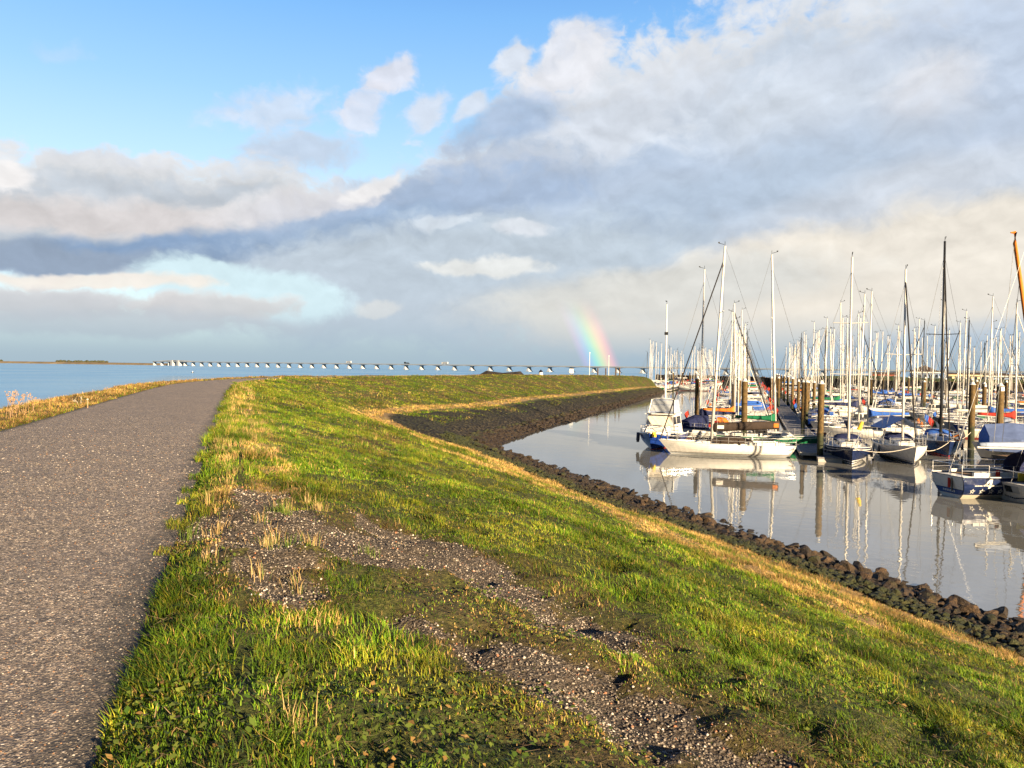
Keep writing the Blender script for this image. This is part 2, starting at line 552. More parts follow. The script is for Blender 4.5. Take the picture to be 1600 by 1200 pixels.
def mat_water():
    t = NT('water')
    p = t.pos()
    sp = t.n('SeparateXYZ'); t.l(p, sp.inputs[0])
    # open sea lies on the far side of the dyke line, the basin on the near side
    side = t.math('ADD', t.math('MULTIPLY', sp.outputs[0], 0.942), t.math('MULTIPLY', sp.outputs[1], 0.335))
    sea = t.maprange(side, -10, -40)
    far = t.maprange(sp.outputs[1], 260, 420)
    sea = t.math('MAXIMUM', sea, far)
    mp = t.n('Mapping'); t.l(p, mp.inputs['Vector']); mp.inputs['Scale'].default_value = (1.0, 1.0, 1.0)
    mp.inputs['Rotation'].default_value = (0, 0, rad(20))
    a = t.noise(2.2, 3, 0.5, mp.outputs[0])
    b = t.noise(0.55, 3, 0.5, mp.outputs[0])
    calm = t.maprange(t.noise(0.045, 3, 0.5, p), 0.35, 0.7, 0.35, 1.0)
    h1 = t.math('MULTIPLY', t.math('ADD', t.math('MULTIPLY', a, 0.35), b), calm)
    nb = t.n('Bump'); nb.inputs['Distance'].default_value = 0.06
    t.l(t.math('ADD', 0.22, t.math('MULTIPLY', sea, 0.78)), nb.inputs['Strength']); t.l(h1, nb.inputs['Height'])
    bands = t.noise(0.012, 4, 0.6, p)
    seacol = t.ramp(bands, [(0.35, (0.10, 0.30, 0.60)), (0.62, (0.19, 0.38, 0.62))])
    col = t.mix(sea, (0.165, 0.165, 0.150), seacol)
    dif = t.n('BsdfDiffuse'); t.l(col, dif.inputs[0])
    gl = t.n('BsdfGlossy'); gl.inputs['Color'].default_value = (0.95, 0.97, 1.0, 1)
    t.l(t.math('ADD', 0.02, t.math('MULTIPLY', sea, 0.10)), gl.inputs['Roughness'])
    t.l(nb.outputs[0], gl.inputs['Normal'])
    fr = t.n('Fresnel'); fr.inputs['IOR'].default_value = 2.9
    t.l(nb.outputs[0], fr.inputs['Normal'])
    mx = t.n('MixShader'); t.l(t.math('MULTIPLY', fr.outputs[0], t.math('SUBTRACT', 1.0, t.math('MULTIPLY', sea, 0.62))), mx.inputs[0]); t.l(dif.outputs[0], mx.inputs[1]); t.l(gl.outputs[0], mx.inputs[2])
    t.l(mx.outputs[0], t.out.inputs['Surface'])
    return t.m


M_GROUND = mat_ground()
M_PATH = mat_path()
M_WATER = mat_water()

# ====================================================================== the dyke
DV = np.array([-0.335, 0.942])     # along the near dyke
NV = np.array([0.942, 0.335])      # across it, towards the basin


def near(t, s):
    p = DV * t + NV * s
    return (p[0], p[1])


# stations: crest T, foot of the grass F, top of the stones R, water line W  (x, y, z)
ST = []
for t in (-26, -16, -8, 0, 8, 16, 24, 32, 40, 47):
    fz = 0.95
    ST.append(((*near(t, 0.3), 4.78), (*near(t, 14.5), fz), (*near(t, 15.7), fz - 0.2), (*near(t, 19.0), 0.0)))
ST += [
    ((-17.6, 50.5, 4.78), (-4.4, 54.5, 1.0), (-2.6, 54.6, 0.85), (0.6, 56.0, 0)),
    ((-20.0, 57.6, 4.78), (-8.0, 60.5, 1.25), (-4.9, 59.4, 1.1), (-1.2, 59.3, 0)),
    ((-22.4, 65.5, 4.78), (-12.0, 68.0, 1.7), (-7.0, 64.8, 1.5), (-2.0, 61.8, 0)),
    ((-24.6, 76.0, 4.78), (-14.4, 75.5, 2.05), (-8.0, 70.6, 1.75), (-1.8, 64.2, 0)),
    ((-25.6, 88.0, 4.78), (-11.8, 81.5, 2.2), (-6.4, 77.0, 1.85), (-0.2, 69.5, 0)),
    ((-24.6, 101.0, 4.78), (-6.0, 90.5, 2.2), (-2.4, 85.5, 1.8), (3.2, 81.5, 0)),
    ((-19.0, 118.0, 4.78), (-1.0, 104.0, 2.2), (2.4, 100.5, 1.8), (9.0, 99.5, 0)),
    ((-9.0, 136.5, 4.78), (5.0, 121.0, 2.2), (8.6, 118.0, 1.8), (15.6, 121.0, 0)),
    ((7.5, 157.5, 4.75), (14.0, 142.5, 2.1), (17.6, 140.0, 1.75), (23.0, 145.0, 0)),
    ((21.5, 181.5, 4.62), (22.0, 163.5, 2.1), (25.2, 161.5, 1.7), (30.5, 171.0, 0)),
    ((33.5, 204.0, 4.3), (31.0, 188.5, 2.0), (34.0, 187.0, 1.6), (38.5, 199.0, 0)),
    ((38.6, 214.0, 3.4), (37.6, 204.0, 1.8), (39.4, 203.5, 1.4), (42.6, 215.0, 0)),
    ((40.6, 221.0, 1.6), (41.0, 215.0, 0.9), (41.8, 214.5, 0.6), (43.2, 221.0, 0)),
    ((41.4, 226.0, -1.0), (42.0, 222.5, -1.0), (42.3, 222.5, -1.0), (42.8, 225.0, -1.0)),
]
ST = np.array(ST)                    # (n, 4, 3)
nS = len(ST)


def catmull(P, u):
    """P (n, ...), u array of station parameters"""
    i = np.clip(np.floor(u).astype(int), 0, len(P) - 2)
    f = (u - i).reshape((-1,) + (1,) * (P.ndim - 1))
    p0 = P[np.maximum(i - 1, 0)]; p1 = P[i]; p2 = P[i + 1]; p3 = P[np.minimum(i + 2, len(P) - 1)]
    # non-uniform end handling is good enough with a soft tension
    m1 = (p2 - p0) * 0.5; m2 = (p3 - p1) * 0.5
    f2 = f * f; f3 = f2 * f
    return (2 * f3 - 3 * f2 + 1) * p1 + (f3 - 2 * f2 + f) * m1 + (-2 * f3 + 3 * f2) * p2 + (f3 - f2) * m2


# parameter values along the dyke, finer near the camera
us = []
u = 0.0
seg = np.linalg.norm(np.diff(ST[:, 0, :2], axis=0), axis=1)
while u < nS - 1:
    us.append(u)
    i = min(int(u), nS - 2)
    c = catmull(ST, np.array([u]))[0]
    dist = min(np.hypot(*c[0][:2]), np.hypot(*c[2][:2]))
    step = np.clip(dist * 0.016, 0.10, 1.1)
    u += step / max(seg[i], 2.0)
us.append(nS - 1.0)
us = np.array(us)
K = catmull(ST, us)                                    # (m, 4, 3)
m = len(us)
T, F, Rk, W = K[:, 0], K[:, 1], K[:, 2], K[:, 3]
# seaward direction
tan = np.gradient(T[:, :2], axis=0)
tan /= np.linalg.norm(tan, axis=1)[:, None] + 1e-9
out = np.stack([-tan[:, 1], tan[:, 0]], 1)
# keep the last stations sensible
out[us > nS - 2.2] = out[np.searchsorted(us, nS - 2.2)]
wfac = 1 - sstep(us, nS - 3.6, nS - 1.6)
drop = T[:, 2:3] * 0


def off(d, z):
    q = np.empty((m, 3))
    q[:, :2] = T[:, :2] + out * (d * (0.25 + 0.75 * wfac))[:, None]
    q[:, 2] = np.minimum(z, np.maximum(T[:, 2] + 0.02, z - (4.78 - T[:, 2])))
    return q


PR = off(0.9, 4.80); PL = off(5.9, 4.84); LV = off(7.3, 4.90); SEA = off(24.0, -1.2)
UW = W + (W - Rk) * 1.4; UW[:, 2] = -1.6
LVB = off(9.0, 4.55)

cols = []        # cross samples: list of (points (m,3), zone id)
xs = []


def seg_lerp(A, B, n, zone, ease=None, first=False):
    for k in range(0 if first else 1, n + 1):
        f = k / n
        q = A + (B - A) * f
        cols.append(q); xs.append(zone + f)


seg_lerp(SEA, LVB, 14, 0, first=True)
seg_lerp(LVB, LV, 8, 1)
seg_lerp(LV, PL, 14, 2)
seg_lerp(PL, PR, 34, 3)
seg_lerp(PR, T, 12, 4)
seg_lerp(T, F, 120, 5)
seg_lerp(F, Rk, 12, 6)
seg_lerp(Rk, W, 24, 7)
seg_lerp(W, UW, 8, 8)
G = np.stack(cols, 1)                                   # (m, c, 3)
xs = np.array(xs)
nc = len(xs)
w5 = np.clip(xs - 5, 0, 1) * ((xs >= 5) & (xs <= 6.0001))
bulge = np.sin(np.pi * np.where((xs >= 5) & (xs <= 6), (xs - 5), 0) ** 0.75)
G[:, :, 2] += bulge[None, :] * 0.32 * wfac[:, None]
# lift and bumps, none on the paved strip
gx, gy = G[:, :, 0], G[:, :, 1]
grass_w = np.interp(xs, [0, 0.8, 1.2, 2.6, 3.0, 3.999, 4.0, 4.5, 5.2, 6.0, 6.3, 7, 8, 9], [0, 0.6, 1, .5, 0, 0, 0.0, .6, 1, .8, .6, .6, .3, 0])
bump_h = (fbm(gx * 0.45, gy * 0.45, 3, 3) - 0.5) * 0.26 + (fbm(gx * 1.9, gy * 1.9, 11, 4, 0.6) - 0.5) * 0.15 + (fbm(gx * 0.09, gy * 0.09, 5, 2) - 0.5) * 0.5 + (sstep(fbm(gx * 3.1, gy * 3.1, 13, 3, 0.6), .40, .68) - .5) * 0.07
G[:, :, 2] += bump_h * grass_w[None, :] * (0.3 + 0.7 * wfac[:, None])
# camber of the path
pm = np.where((xs >= 3) & (xs <= 4), np.sin(np.pi * (xs - 3)), 0)
G[:, :, 2] += pm[None, :] * 0.05
# grass rim beside the path stands a little above the asphalt
rim = np.interp(xs, [4.0, 4.1, 4.25, 4.7, 5.02, 5.12], [0, 0.05, 0.10, 0.13, 0.07, 0])
G[:, :, 2] += rim[None, :]


# ---- gravel marks worn into the grass, as polylines in the ground plane
def ground_px(px, py):
    """photo pixel -> point of the near slope (plane-wise search)"""
    d = ray(px, py)
    for k in np.linspace(2.5, 60, 4000):
        x, y, z = d[0] * k, d[1] * k, EYE + d[2] * k
        s = x * NV[0] + y * NV[1]
        w = (s - 0.3) / 14.2
        gz = 4.8 if w < 0 else 4.78 - 3.83 * w + 0.32 * math.sin(math.pi * min(max(w, 0), 1) ** 0.75)
        if z <= gz:
            return (x, y)
    return (x, y)


GRAVEL = [
    # (pixels, radius in metres)
    ([(395, 785), (405, 830), (425, 850)], 0.32), ([(400, 845), (470, 852), (540, 864), (600, 878)], 0.62),
    ([(400, 870), (415, 905), (430, 950)], 0.30), ([(440, 830), (520, 868)], 0.55),
    ([(590, 838), (640, 852), (700, 875), (760, 905), (820, 945), (880, 975), (940, 1000)], 0.36),
    ([(560, 880), (640, 868), (690, 880)], 0.34), ([(700, 890), (770, 925)], 0.24),
    ([(640, 995), (700, 1010), (760, 1040)], 0.13), ([(790, 1040), (850, 1062), (930, 1090), (1010, 1130), (1090, 1165), (1180, 1205)], 0.33),
    ([(930, 1000), (975, 1030)], 0.14), ([(960, 1100), (1050, 1160)], 0.22), ([(1130, 1190), (1260, 1250)], 0.3),
]
gl = np.zeros((m, nc))
for pts, r in GRAVEL:
    Q = [np.array(ground_px(*p)) for p in pts]
    for A, B in zip(Q[:-1], Q[1:]):
        ab = B - A; L2 = max((ab ** 2).sum(), 1e-6)
        tpar = np.clip(((gx - A[0]) * ab[0] + (gy - A[1]) * ab[1]) / L2, 0, 1)
        dd = np.hypot(gx - A[0] - tpar * ab[0], gy - A[1] - tpar * ab[1])
        gl = np.maximum(gl, 1 - np.clip(dd / (r * 1.9), 0, 1))
wob = (fbm(gx * 2.6, gy * 2.6, 23, 4, 0.6) - 0.5)
wob2 = (fbm(gx * 7.0, gy * 7.0, 29, 3, 0.6) - 0.5)
gravel = np.clip(sstep(gl + (wob * 1.1 + wob2 * 0.7) * (gl > 0), 0.26, 0.66), 0, 1)
G[:, :, 2] -= gravel * 0.045
# ---- stone, straw and dry fields
far_part = sstep(us, 11.5, 14.5)[:, None]
st_n = np.interp(xs, [0, 0.55, 0.75, 6.0, 6.15, 6.6, 9], [1, 0.9, 0, 0, 0.15, 1, 1])[None, :]
st_f = np.interp(xs, [0, 0.55, 0.75, 6.0, 6.75, 7.12, 9], [1, 0.9, 0, 0, 0.2, 1, 1])[None, :]
along0 = gx * DV[0] + gy * DV[1]
stone = st_n * (1 - far_part) + st_f * far_part
fs = (xs[None, :] + (fbm(gx * 0.8, gy * 0.8, 41, 3) - 0.5) * 0.10)
straw = sstep(fs, 5.80, 5.93) * (1 - sstep(fs, 6.35, 6.7)) * (1 - far_part) + far_part * 0.8 * sstep(fs, 5.97, 6.1) * (1 - sstep(fs, 6.5, 6.75))
straw = np.maximum(straw, 0.9 * sstep(fs, 5.56, 5.64) * (1 - sstep(fs, 5.70, 5.8)) * sstep(fbm(gx * .25, gy * .25, 77, 2), .42, .58) * (1 - .75 * far_part))
straw = np.maximum(straw, 0.55 * ((xs[None, :] > 1.2) & (xs[None, :] < 2.8)) * sstep(fbm(gx * .9, gy * .9, 15, 3), .38, .6))
straw = np.maximum(straw, 0.7 * ((xs[None, :] > 4.3) & (xs[None, :] < 5.035)) * sstep(fbm(gx * 1.6, gy * 1.6, 19, 3), .48, .66) * sstep(along0, 4.8, 5.8))
along = gx * DV[0] + gy * DV[1]
across = gx * NV[0] + gy * NV[1]
dry = np.clip(fbm(along * 0.14, across * 0.55, 51, 4) * 1.25 - 0.36 + 0.10 * far_part, 0, 1)
moss = sstep(across, 0.9, 1.5) * (1 - sstep(across, 3.2, 4.6)) * (1 - sstep(along, 7.5, 10.5)) * sstep(fbm(gx * .7, gy * .7, 71, 3) + .25, .45, .7)
dry = np.maximum(dry, 0.62 * moss)
dry = np.maximum(dry, 0.6 * ((xs[None, :] > 1.0) & (xs[None, :] < 2.9)))
shade_streaks = sstep(fbm(us[:, None] * 26 + xs[None, :] * 4, xs[None, :] * 1.3 + us[:, None] * 0, 57, 3), .40, .68)  # painted streaks for the mast shadows, browning the far slope through the dry field
dry = np.maximum(dry, 0.78 * shade_streaks * far_part * (xs[None, :] > 4.9))
# trampled moss next to the gravel
dry = np.maximum(dry, sstep(gl, 0.0, 0.25) * 0.65)
edge = np.where((xs >= 3) & (xs <= 4), np.maximum(1 - (4 - xs) / 0.16, 1 - (xs - 3) / 0.10), 0)[None, :] * np.ones((m, 1))

grid_id = np.arange(m * nc).reshape(m, nc)


def strip_mesh(name, c0, c1, mat, attrs):
    sub = G[:, c0:c1 + 1].reshape(-1, 3)
    k = c1 - c0 + 1
    ids = np.arange(m * k).reshape(m, k)
    q = np.stack([ids[:-1, :-1], ids[:-1, 1:], ids[1:, 1:], ids[1:, :-1]], -1).reshape(-1, 4)
    o = np_mesh(name, sub, q[:, ::-1].ravel() if False else q.ravel(), np.full(len(q), 4), mat, True)
    for nm, arr in attrs.items():
        a = o.data.attributes.new(nm, 'FLOAT', 'POINT')
        a.data.foreach_set('value', np.ascontiguousarray(arr[:, c0:c1 + 1], dtype=np.float32).ravel())
    return o


cPL = int(np.argmin(abs(xs - 3.0))); cPR = int(np.argmin(abs(xs - 4.0)))
AT = {'gravel': gravel, 'stone': stone, 'straw': straw, 'dry': dry}
tag(strip_mesh('sea_bank', 0, cPL, M_GROUND, AT), kind='structure')
tag(strip_mesh('path', cPL, cPR, M_PATH, {'edge': edge}), kind='structure')
tag(strip_mesh('dyke', cPR, nc - 1, M_GROUND, AT), kind='structure')

# ---- water sheet out to the horizon and the bed below it
def ring_sheet(name, z, r_out, mat):
    rs = [0, 15, 40, 100, 250, 600, 1500, 4000, 12000, r_out]
    na_ = 64
    V = [(0, 60, z)]
    for r in rs[1:]:
        for k in range(na_):
            a = 2 * math.pi * k / na_
            V.append((r * math.cos(a), 60 + r * math.sin(a), z))
    Fc = []
    for k in range(na_):
        Fc.append((0, 1 + k, 1 + (k + 1) % na_))
    for j in range(len(rs) - 2):
        b0 = 1 + j * na_; b1 = b0 + na_
        for k in range(na_):
            k2 = (k + 1) % na_
            Fc.append((b0 + k, b1 + k, b1 + k2, b0 + k2))
    return link_mesh(name, V, Fc, mat)


tag(ring_sheet('water', 0.0, 30000, M_WATER), kind='structure')


# ====================================================================== grass, weeds, pebbles (uncountable: one object each)
def mat_blade():
    t = NT('grass_blade')
    c = t.attr('col').outputs['Color']
    t.base(c, 0.55, 0, None, 0.25)
    tr = t.n('BsdfTranslucent'); t.l(t.mix(1.0, c, (1.1, 1.15, 0.7), 'MULTIPLY'), tr.inputs[0])
    mx = t.n('MixShader'); mx.inputs[0].default_value = 0.28
    t.l(t.b.outputs[0], mx.inputs[1]); t.l(tr.outputs[0], mx.inputs[2]); t.l(mx.outputs[0], t.out.inputs['Surface'])
    return t.m


def mat_stone_col(name, rough=0.75):
    t = NT(name)
    c = t.attr('col').outputs['Color']
    n = t.noise(60, 3, 0.6, t.pos())
    c = t.mix(t.maprange(n, 0.3, 0.75), t.mix(1.0, c, (0.7, 0.68, 0.66), 'MULTIPLY'), c)
    return t.base(c, rough, 0, t.bump(n, 0.4, 0.01), 0.3)


M_BLADE = mat_blade()
M_PEB = mat_stone_col('pebble_stone')


def set_col(o, cols):
    a = o.data.color_attributes.new('col', 'FLOAT_COLOR', 'POINT')
    q = np.ones((len(cols), 4), np.float32); q[:, :3] = cols
    a.data.foreach_set('color', q.ravel())


# cell data
def cell_avg(A):
    return (A[:-1, :-1] + A[1:, :-1] + A[:-1, 1:] + A[1:, 1:]) * 0.25


P00, P10, P01, P11 = G[:-1, :-1], G[1:, :-1], G[:-1, 1:], G[1:, 1:]
area = 0.5 * np.linalg.norm(np.cross(P11 - P00, P01 - P10), axis=2)
cc = cell_avg(G)
cxs = np.broadcast_to(((xs[:-1] + xs[1:]) * 0.5)[None, :], area.shape)
cd = np.hypot(cc[:, :, 0], cc[:, :, 1])
caz = np.degrees(np.arctan2(cc[:, :, 0], cc[:, :, 1]))
seen = (np.abs(caz) < 46) | (cd < 5)
seen &= (cc[:, :, 1] > 0.2)
g_grav = cell_avg(gravel); g_straw = cell_avg(straw); g_dry = cell_avg(dry); g_stone = cell_avg(stone)
calong = cc[:, :, 0] * DV[0] + cc[:, :, 1] * DV[1]; cacross = cc[:, :, 0] * NV[0] + cc[:, :, 1] * NV[1]
turf_zone = ((cxs > 0.8) & (cxs < 2.98)) | ((cxs > 4.0) & (cxs < 6.35))
# grass creeping over the edge of the asphalt in scallops
creep = (calong > 7.5) & (cxs > 3.96) & (cxs <= 4.0) & ((cxs - 3.96) / 0.04 > 1.2 - 1.5 * sstep(fbm(calong * 1.3, calong * 0 + 3.3, 203, 3, 0.6), .36, .68))
turf_zone = turf_zone | creep
c_far = cell_avg(np.broadcast_to(far_part, gx.shape))
turf_zone = turf_zone | ((c_far > .5) & (cxs >= 6.35) & (cxs < 7.3) & (fbm(cc[:, :, 0] * .5, cc[:, :, 1] * .5, 221, 3) > .42 + .12 * (cxs > 7.0)))
g_moss = cell_avg(moss)
rut = np.exp(-((cacross - 0.02 - 0.10 * (fbm(calong * .5, calong * 0, 207, 2) - .5)) / 0.06) ** 2) * (calong < 15)


def sample_cells(dens):
    lam = dens * area
    cnt = rng.poisson(lam)
    ii, jj = np.nonzero(cnt)
    rep = cnt[ii, jj]
    ii = np.repeat(ii, rep); jj = np.repeat(jj, rep)
    a = rng.random(len(ii))[:, None]; b = rng.random(len(ii))[:, None]
    p = (P00[ii, jj] * (1 - a) + P10[ii, jj] * a) * (1 - b) + (P01[ii, jj] * (1 - a) + P11[ii, jj] * a) * b
    return p, ii, jj


def blades(name, p, h, w, lean, az, col, label=None):
    """p (n,3) roots; h height, w width, lean horizontal reach, az heading, col (n,3)"""
    n = len(p)
    d = np.hypot(p[:, 0], p[:, 1])
    nearm = d < 16
    side = np.stack([np.cos(az + 1.5708), np.sin(az + 1.5708), np.zeros(n)], 1)
    fw = np.stack([np.cos(az), np.sin(az), np.zeros(n)], 1)
    up = np.array([0, 0, 1.0])
    base = p - up * 0.015
    mid = p + up * (h * 0.58)[:, None] + fw * (lean * 0.32)[:, None]
    tip = p + up * (h * 0.98)[:, None] + fw * lean[:, None]
    sw = side * (w * 0.5)[:, None]
    Vs, Ls, Ss, Cs = [], [], [], []
    o = 0
    k = np.nonzero(nearm)[0]
    if len(k):
        v = np.stack([base[k] - sw[k], base[k] + sw[k], mid[k] - sw[k] * 0.8, mid[k] + sw[k] * 0.8, tip[k]], 1)
        Vs.append(v.reshape(-1, 3))
        b0 = o + np.arange(len(k)) * 5
        Ls.append(np.stack([b0, b0 + 1, b0 + 3, b0 + 2, b0 + 2, b0 + 3, b0 + 4], 1).ravel())
        Ss.append(np.tile([4, 3], len(k)))
        Cs.append(np.repeat(col[k], 5, axis=0))
        o += 5 * len(k)
    k = np.nonzero(~nearm)[0]
    if len(k):
        v = np.stack([base[k] - sw[k], base[k] + sw[k], tip[k]], 1)
        Vs.append(v.reshape(-1, 3))
        b0 = o + np.arange(len(k)) * 3
        Ls.append(np.stack([b0, b0 + 1, b0 + 2], 1).ravel())
        Ss.append(np.full(len(k), 3))
        Cs.append(np.repeat(col[k], 3, axis=0))
    ob = np_mesh(name, np.concatenate(Vs), np.concatenate(Ls), np.concatenate(Ss), M_BLADE)
    set_col(ob, np.concatenate(Cs))
    return ob


def lerp3(a, b, f):
    return np.asarray(a)[None, :] * (1 - f)[:, None] + np.asarray(b)[None, :] * f[:, None]


# --- turf
dist_n = np.maximum(cd, 3.0)
dens = np.where(dist_n < 6, 4200, 4200 * (6 / dist_n) ** 1.42)
patch = fbm(cc[:, :, 0] * 1.1, cc[:, :, 1] * 1.1, 61, 4, 0.6)
dens = dens * (0.30 + 1.15 * sstep(patch, 0.30, 0.62))
dens = dens * turf_zone * seen
dens = dens * np.clip(1.0 - 1.06 * sstep(g_grav, 0.05, 0.75), 0.02, 1)
dens = dens * np.clip(1 - 0.9 * g_stone * np.where((c_far > .5) & (cxs > 6.35), .75, 1.0), 0, 1)
dens = dens * (1 - 0.93 * rut) * (1 - 0.45 * g_moss)
dens = dens * np.where((cxs > 4.0) & (cxs < 4.12), 0.35 + 0.65 * sstep(fbm(calong * 1.4, calong * 0 + 8.1, 211, 3), .4, .6), 1.0)
dens = dens * (1 - 0.45 * sstep(g_dry, 0.55, 0.8))
gp, gi, gj = sample_cells(dens)
gd = np.hypot(gp[:, 0], gp[:, 1])
n = len(gp)
r1, r2, r3 = rng.random(n), rng.random(n), rng.random(n)
sf = np.maximum(1.0, gd / 9.0)
tuft = fbm(gp[:, 0] * 2.3, gp[:, 1] * 2.3, 91, 3, 0.6)
hum = fbm(gp[:, 0] * 0.55, gp[:, 1] * 0.55, 97, 3)
hgt = (0.014 + 0.024 * r1 + 0.062 * sstep(tuft, 0.47, 0.72)) * (0.7 + 0.6 * hum) * (1 + 0.25 * np.clip(sf - 1, 0, 4))
sgr = g_grav[gi, gj]; sst = g_straw[gi, gj]; sdr = g_dry[gi, gj]
hgt *= 1 - 0.45 * sstep(sgr, 0.05, 0.5)
hgt *= np.where(sdr > 0.6, 0.8, 1.0) * (1 - 0.45 * g_moss[gi, gj])
edge_z = (cxs[gi, gj] > 3.8) & (cxs[gi, gj] < 5.0)
hgt *= np.where((gd < 7) & ~edge_z, 0.72, 1.0)
hgt *= np.where(edge_z, np.where(gd < 7, 0.9, 1.35), 1.0)
wid = (0.0035 + 0.0035 * r2) * np.clip(sf, 1, 9) ** 1.05
lean = hgt * (0.35 + 1.3 * r3)
azb = rng.random(n) * 2 * math.pi
green = lerp3((0.030, 0.085, 0.005), (0.140, 0.225, 0.012), r2)
yel = lerp3((0.155, 0.175, 0.012), (0.29, 0.265, 0.028), r1)
brn = lerp3((0.085, 0.055, 0.022), (0.20, 0.13, 0.05), r3)
stw = lerp3((0.32, 0.18, 0.060), (0.56, 0.37, 0.14), r1)
vv = fbm(gp[:, 0] * 0.9, gp[:, 1] * 0.9, 33, 4)
pick = rng.random(n)
tone = (0.72 + 0.5 * sstep(fbm(gp[:, 0] * .7, gp[:, 1] * .7, 145, 3), .36, .64)) * (0.60 + 0.72 * sstep(fbm(gp[:, 0] * 3.3, gp[:, 1] * 3.3, 141, 3, 0.6), .34, .66))
ccol = green.copy()
pyel = 0.16 + 0.5 * sstep(vv, 0.45, 0.68)
k = pick < pyel; ccol[k] = yel[k]
pick = rng.random(n)
k = pick < 0.05 + 0.6 * sstep(sdr, 0.4, 0.8); ccol[k] = brn[k]
pick = rng.random(n)
k = pick < 0.025 + 0.75 * sst + 0.14 * sstep(sdr, 0.4, 0.8); ccol[k] = stw[k]
hgt[k] *= 1.15
vz = cxs[gi, gj] < 3
k = vz & (rng.random(n) < 0.55); ccol[k] = lerp3((0.10, 0.055, 0.018), (0.34, 0.20, 0.07), r2)[k]
ccol = ccol * tone[:, None] * 1.08
tag(blades('grass', gp, hgt, wid, lean, azb, ccol), 'short green and straw coloured grass covering the dyke slope', 'grass', kind='stuff')

# --- tall dry tufts along both edges of the path
tp, tcol, th, tl, ta = [], [], [], [], []
spots = []
for t_ in np.concatenate([np.linspace(3.6, 24, 70), np.linspace(24, 78, 70)]):
    for k_ in range(2):
        spots.append((t_ + rng.normal(0, .25), rng.choice([rng.normal(-0.28, 0.16), rng.normal(0.45, 0.25)]), 1))
for t_ in np.linspace(14, 80, 120):
    spots.append((t_ + rng.normal(0, .3), -6.35 + rng.normal(0, .35), 0))
for (t_, s_, kind_) in spots:
    x0, y0 = near(t_, s_)
    if fbm(np.array([t_ * 0.5]), np.array([s_ * 2.0]), 7, 2)[0] < 0.42: continue
    if kind_ and t_ < 6.5 and rng.random() < 0.55: continue
    nb = int(rng.integers(22, 60))
    rr = abs(rng.normal(0, 0.09, nb)); aa = rng.random(nb) * 6.283
    straw_t = rng.random() < 0.55
    tall = rng.uniform(0.09, 0.20) if kind_ else rng.uniform(0.08, 0.16)
    for q in range(nb):
        tp.append((x0 + rr[q] * math.cos(aa[q]), y0 + rr[q] * math.sin(aa[q]), 0))
        th.append(tall * rng.uniform(0.5, 1.1)); tl.append(th[-1] * rng.uniform(0.2, 0.9)); ta.append(aa[q] + rng.normal(0, .5))
        f = rng.random()
        if not kind_ and rng.random() < 0.6:
            tcol.append((0.14 + .20 * f, 0.08 + .12 * f, 0.03 + .04 * f))
        elif straw_t and rng.random() < 0.8:
            tcol.append((0.34 + .20 * f, 0.22 + .16 * f, 0.09 + .08 * f))
        else:
            tcol.append((0.07 + .09 * f, 0.12 + .09 * f, 0.015 + .02 * f))
tp = np.array(tp)
# drop them on the ground: nearest grid vertex
Gv = G[:, :, :3].reshape(-1, 3)
from mathutils import kdtree
kd = kdtree.KDTree(0)


def ground_z(x, y):
    """height of the dyke mesh at points (vectorised nearest-station search)"""
    x = np.atleast_1d(x); y = np.atleast_1d(y)
    res = np.empty(len(x))
    for i in range(0, len(x), 400):
        xx, yy = x[i:i + 400], y[i:i + 400]
        dT = (T[None, :, 0] - xx[:, None]) ** 2 + (T[None, :, 1] - yy[:, None]) ** 2
        dF = (F[None, :, 0] - xx[:, None]) ** 2 + (F[None, :, 1] - yy[:, None]) ** 2
        # row whose cross line passes closest to the point
        ax, ay = F[:, 0] - T[:, 0], F[:, 1] - T[:, 1]
        L_ = np.hypot(ax, ay)
        perp = np.abs((xx[:, None] - T[None, :, 0]) * ay[None] - (yy[:, None] - T[None, :, 1]) * ax[None]) / L_[None]
        perp = perp + 0.02 * np.sqrt(np.minimum(dT, dF))
        row = np.argmin(perp, axis=1)
        g = G[row]
        dd = (g[:, :, 0] - xx[:, None]) ** 2 + (g[:, :, 1] - yy[:, None]) ** 2
        j = np.argmin(dd, axis=1)
        res[i:i + 400] = g[np.arange(len(xx)), j, 2]
    return res


tp[:, 2] = ground_z(tp[:, 0], tp[:, 1])
td = np.hypot(tp[:, 0], tp[:, 1])
tw = 0.005 * np.clip(td / 9, 1, 6)
tag(blades('tall_grass', tp, np.array(th), tw, np.array(tl), np.array(ta), np.array(tcol)), 'taller straw and green tufts lining the path edges', 'grass', kind='stuff')

# --- broad leaves and lying dead stalks between the grass close by
wd = np.where(cd < 5, 420, 420 * (5 / np.maximum(cd, 5)) ** 1.7) * turf_zone * seen * (cxs > 4) * (1 - 0.9 * g_grav) * sstep(fbm(cc[:, :, 0] * .8, cc[:, :, 1] * .8, 131, 3), .42, .6)
lp, li, lj = sample_cells(wd)
nl = len(lp)
az = rng.random(nl) * 6.283; sz = rng.uniform(0.008, 0.022, nl) * np.clip(np.hypot(lp[:, 0], lp[:, 1]) / 9, 1, 4)
ux = np.stack([np.cos(az), np.sin(az), rng.normal(0.15, 0.3, nl)], 1); vx = np.stack([-np.sin(az), np.cos(az), rng.normal(0, 0.3, nl)], 1)
c0 = lp + np.array([0, 0, 1]) * rng.uniform(0.015, 0.06, nl)[:, None]
V = np.stack([c0 - ux * sz[:, None], c0 - vx * (sz * .7)[:, None] + [0, 0, .004], c0 + ux * sz[:, None], c0 + vx * (sz * .7)[:, None] + [0, 0, .004]], 1)
f = rng.random(nl)
lc = lerp3((0.05, 0.10, 0.014), (0.17, 0.20, 0.035), f)
k = rng.random(nl) < 0.12; lc[k] = lerp3((0.18, 0.10, 0.03), (0.38, 0.24, 0.08), f)[k]
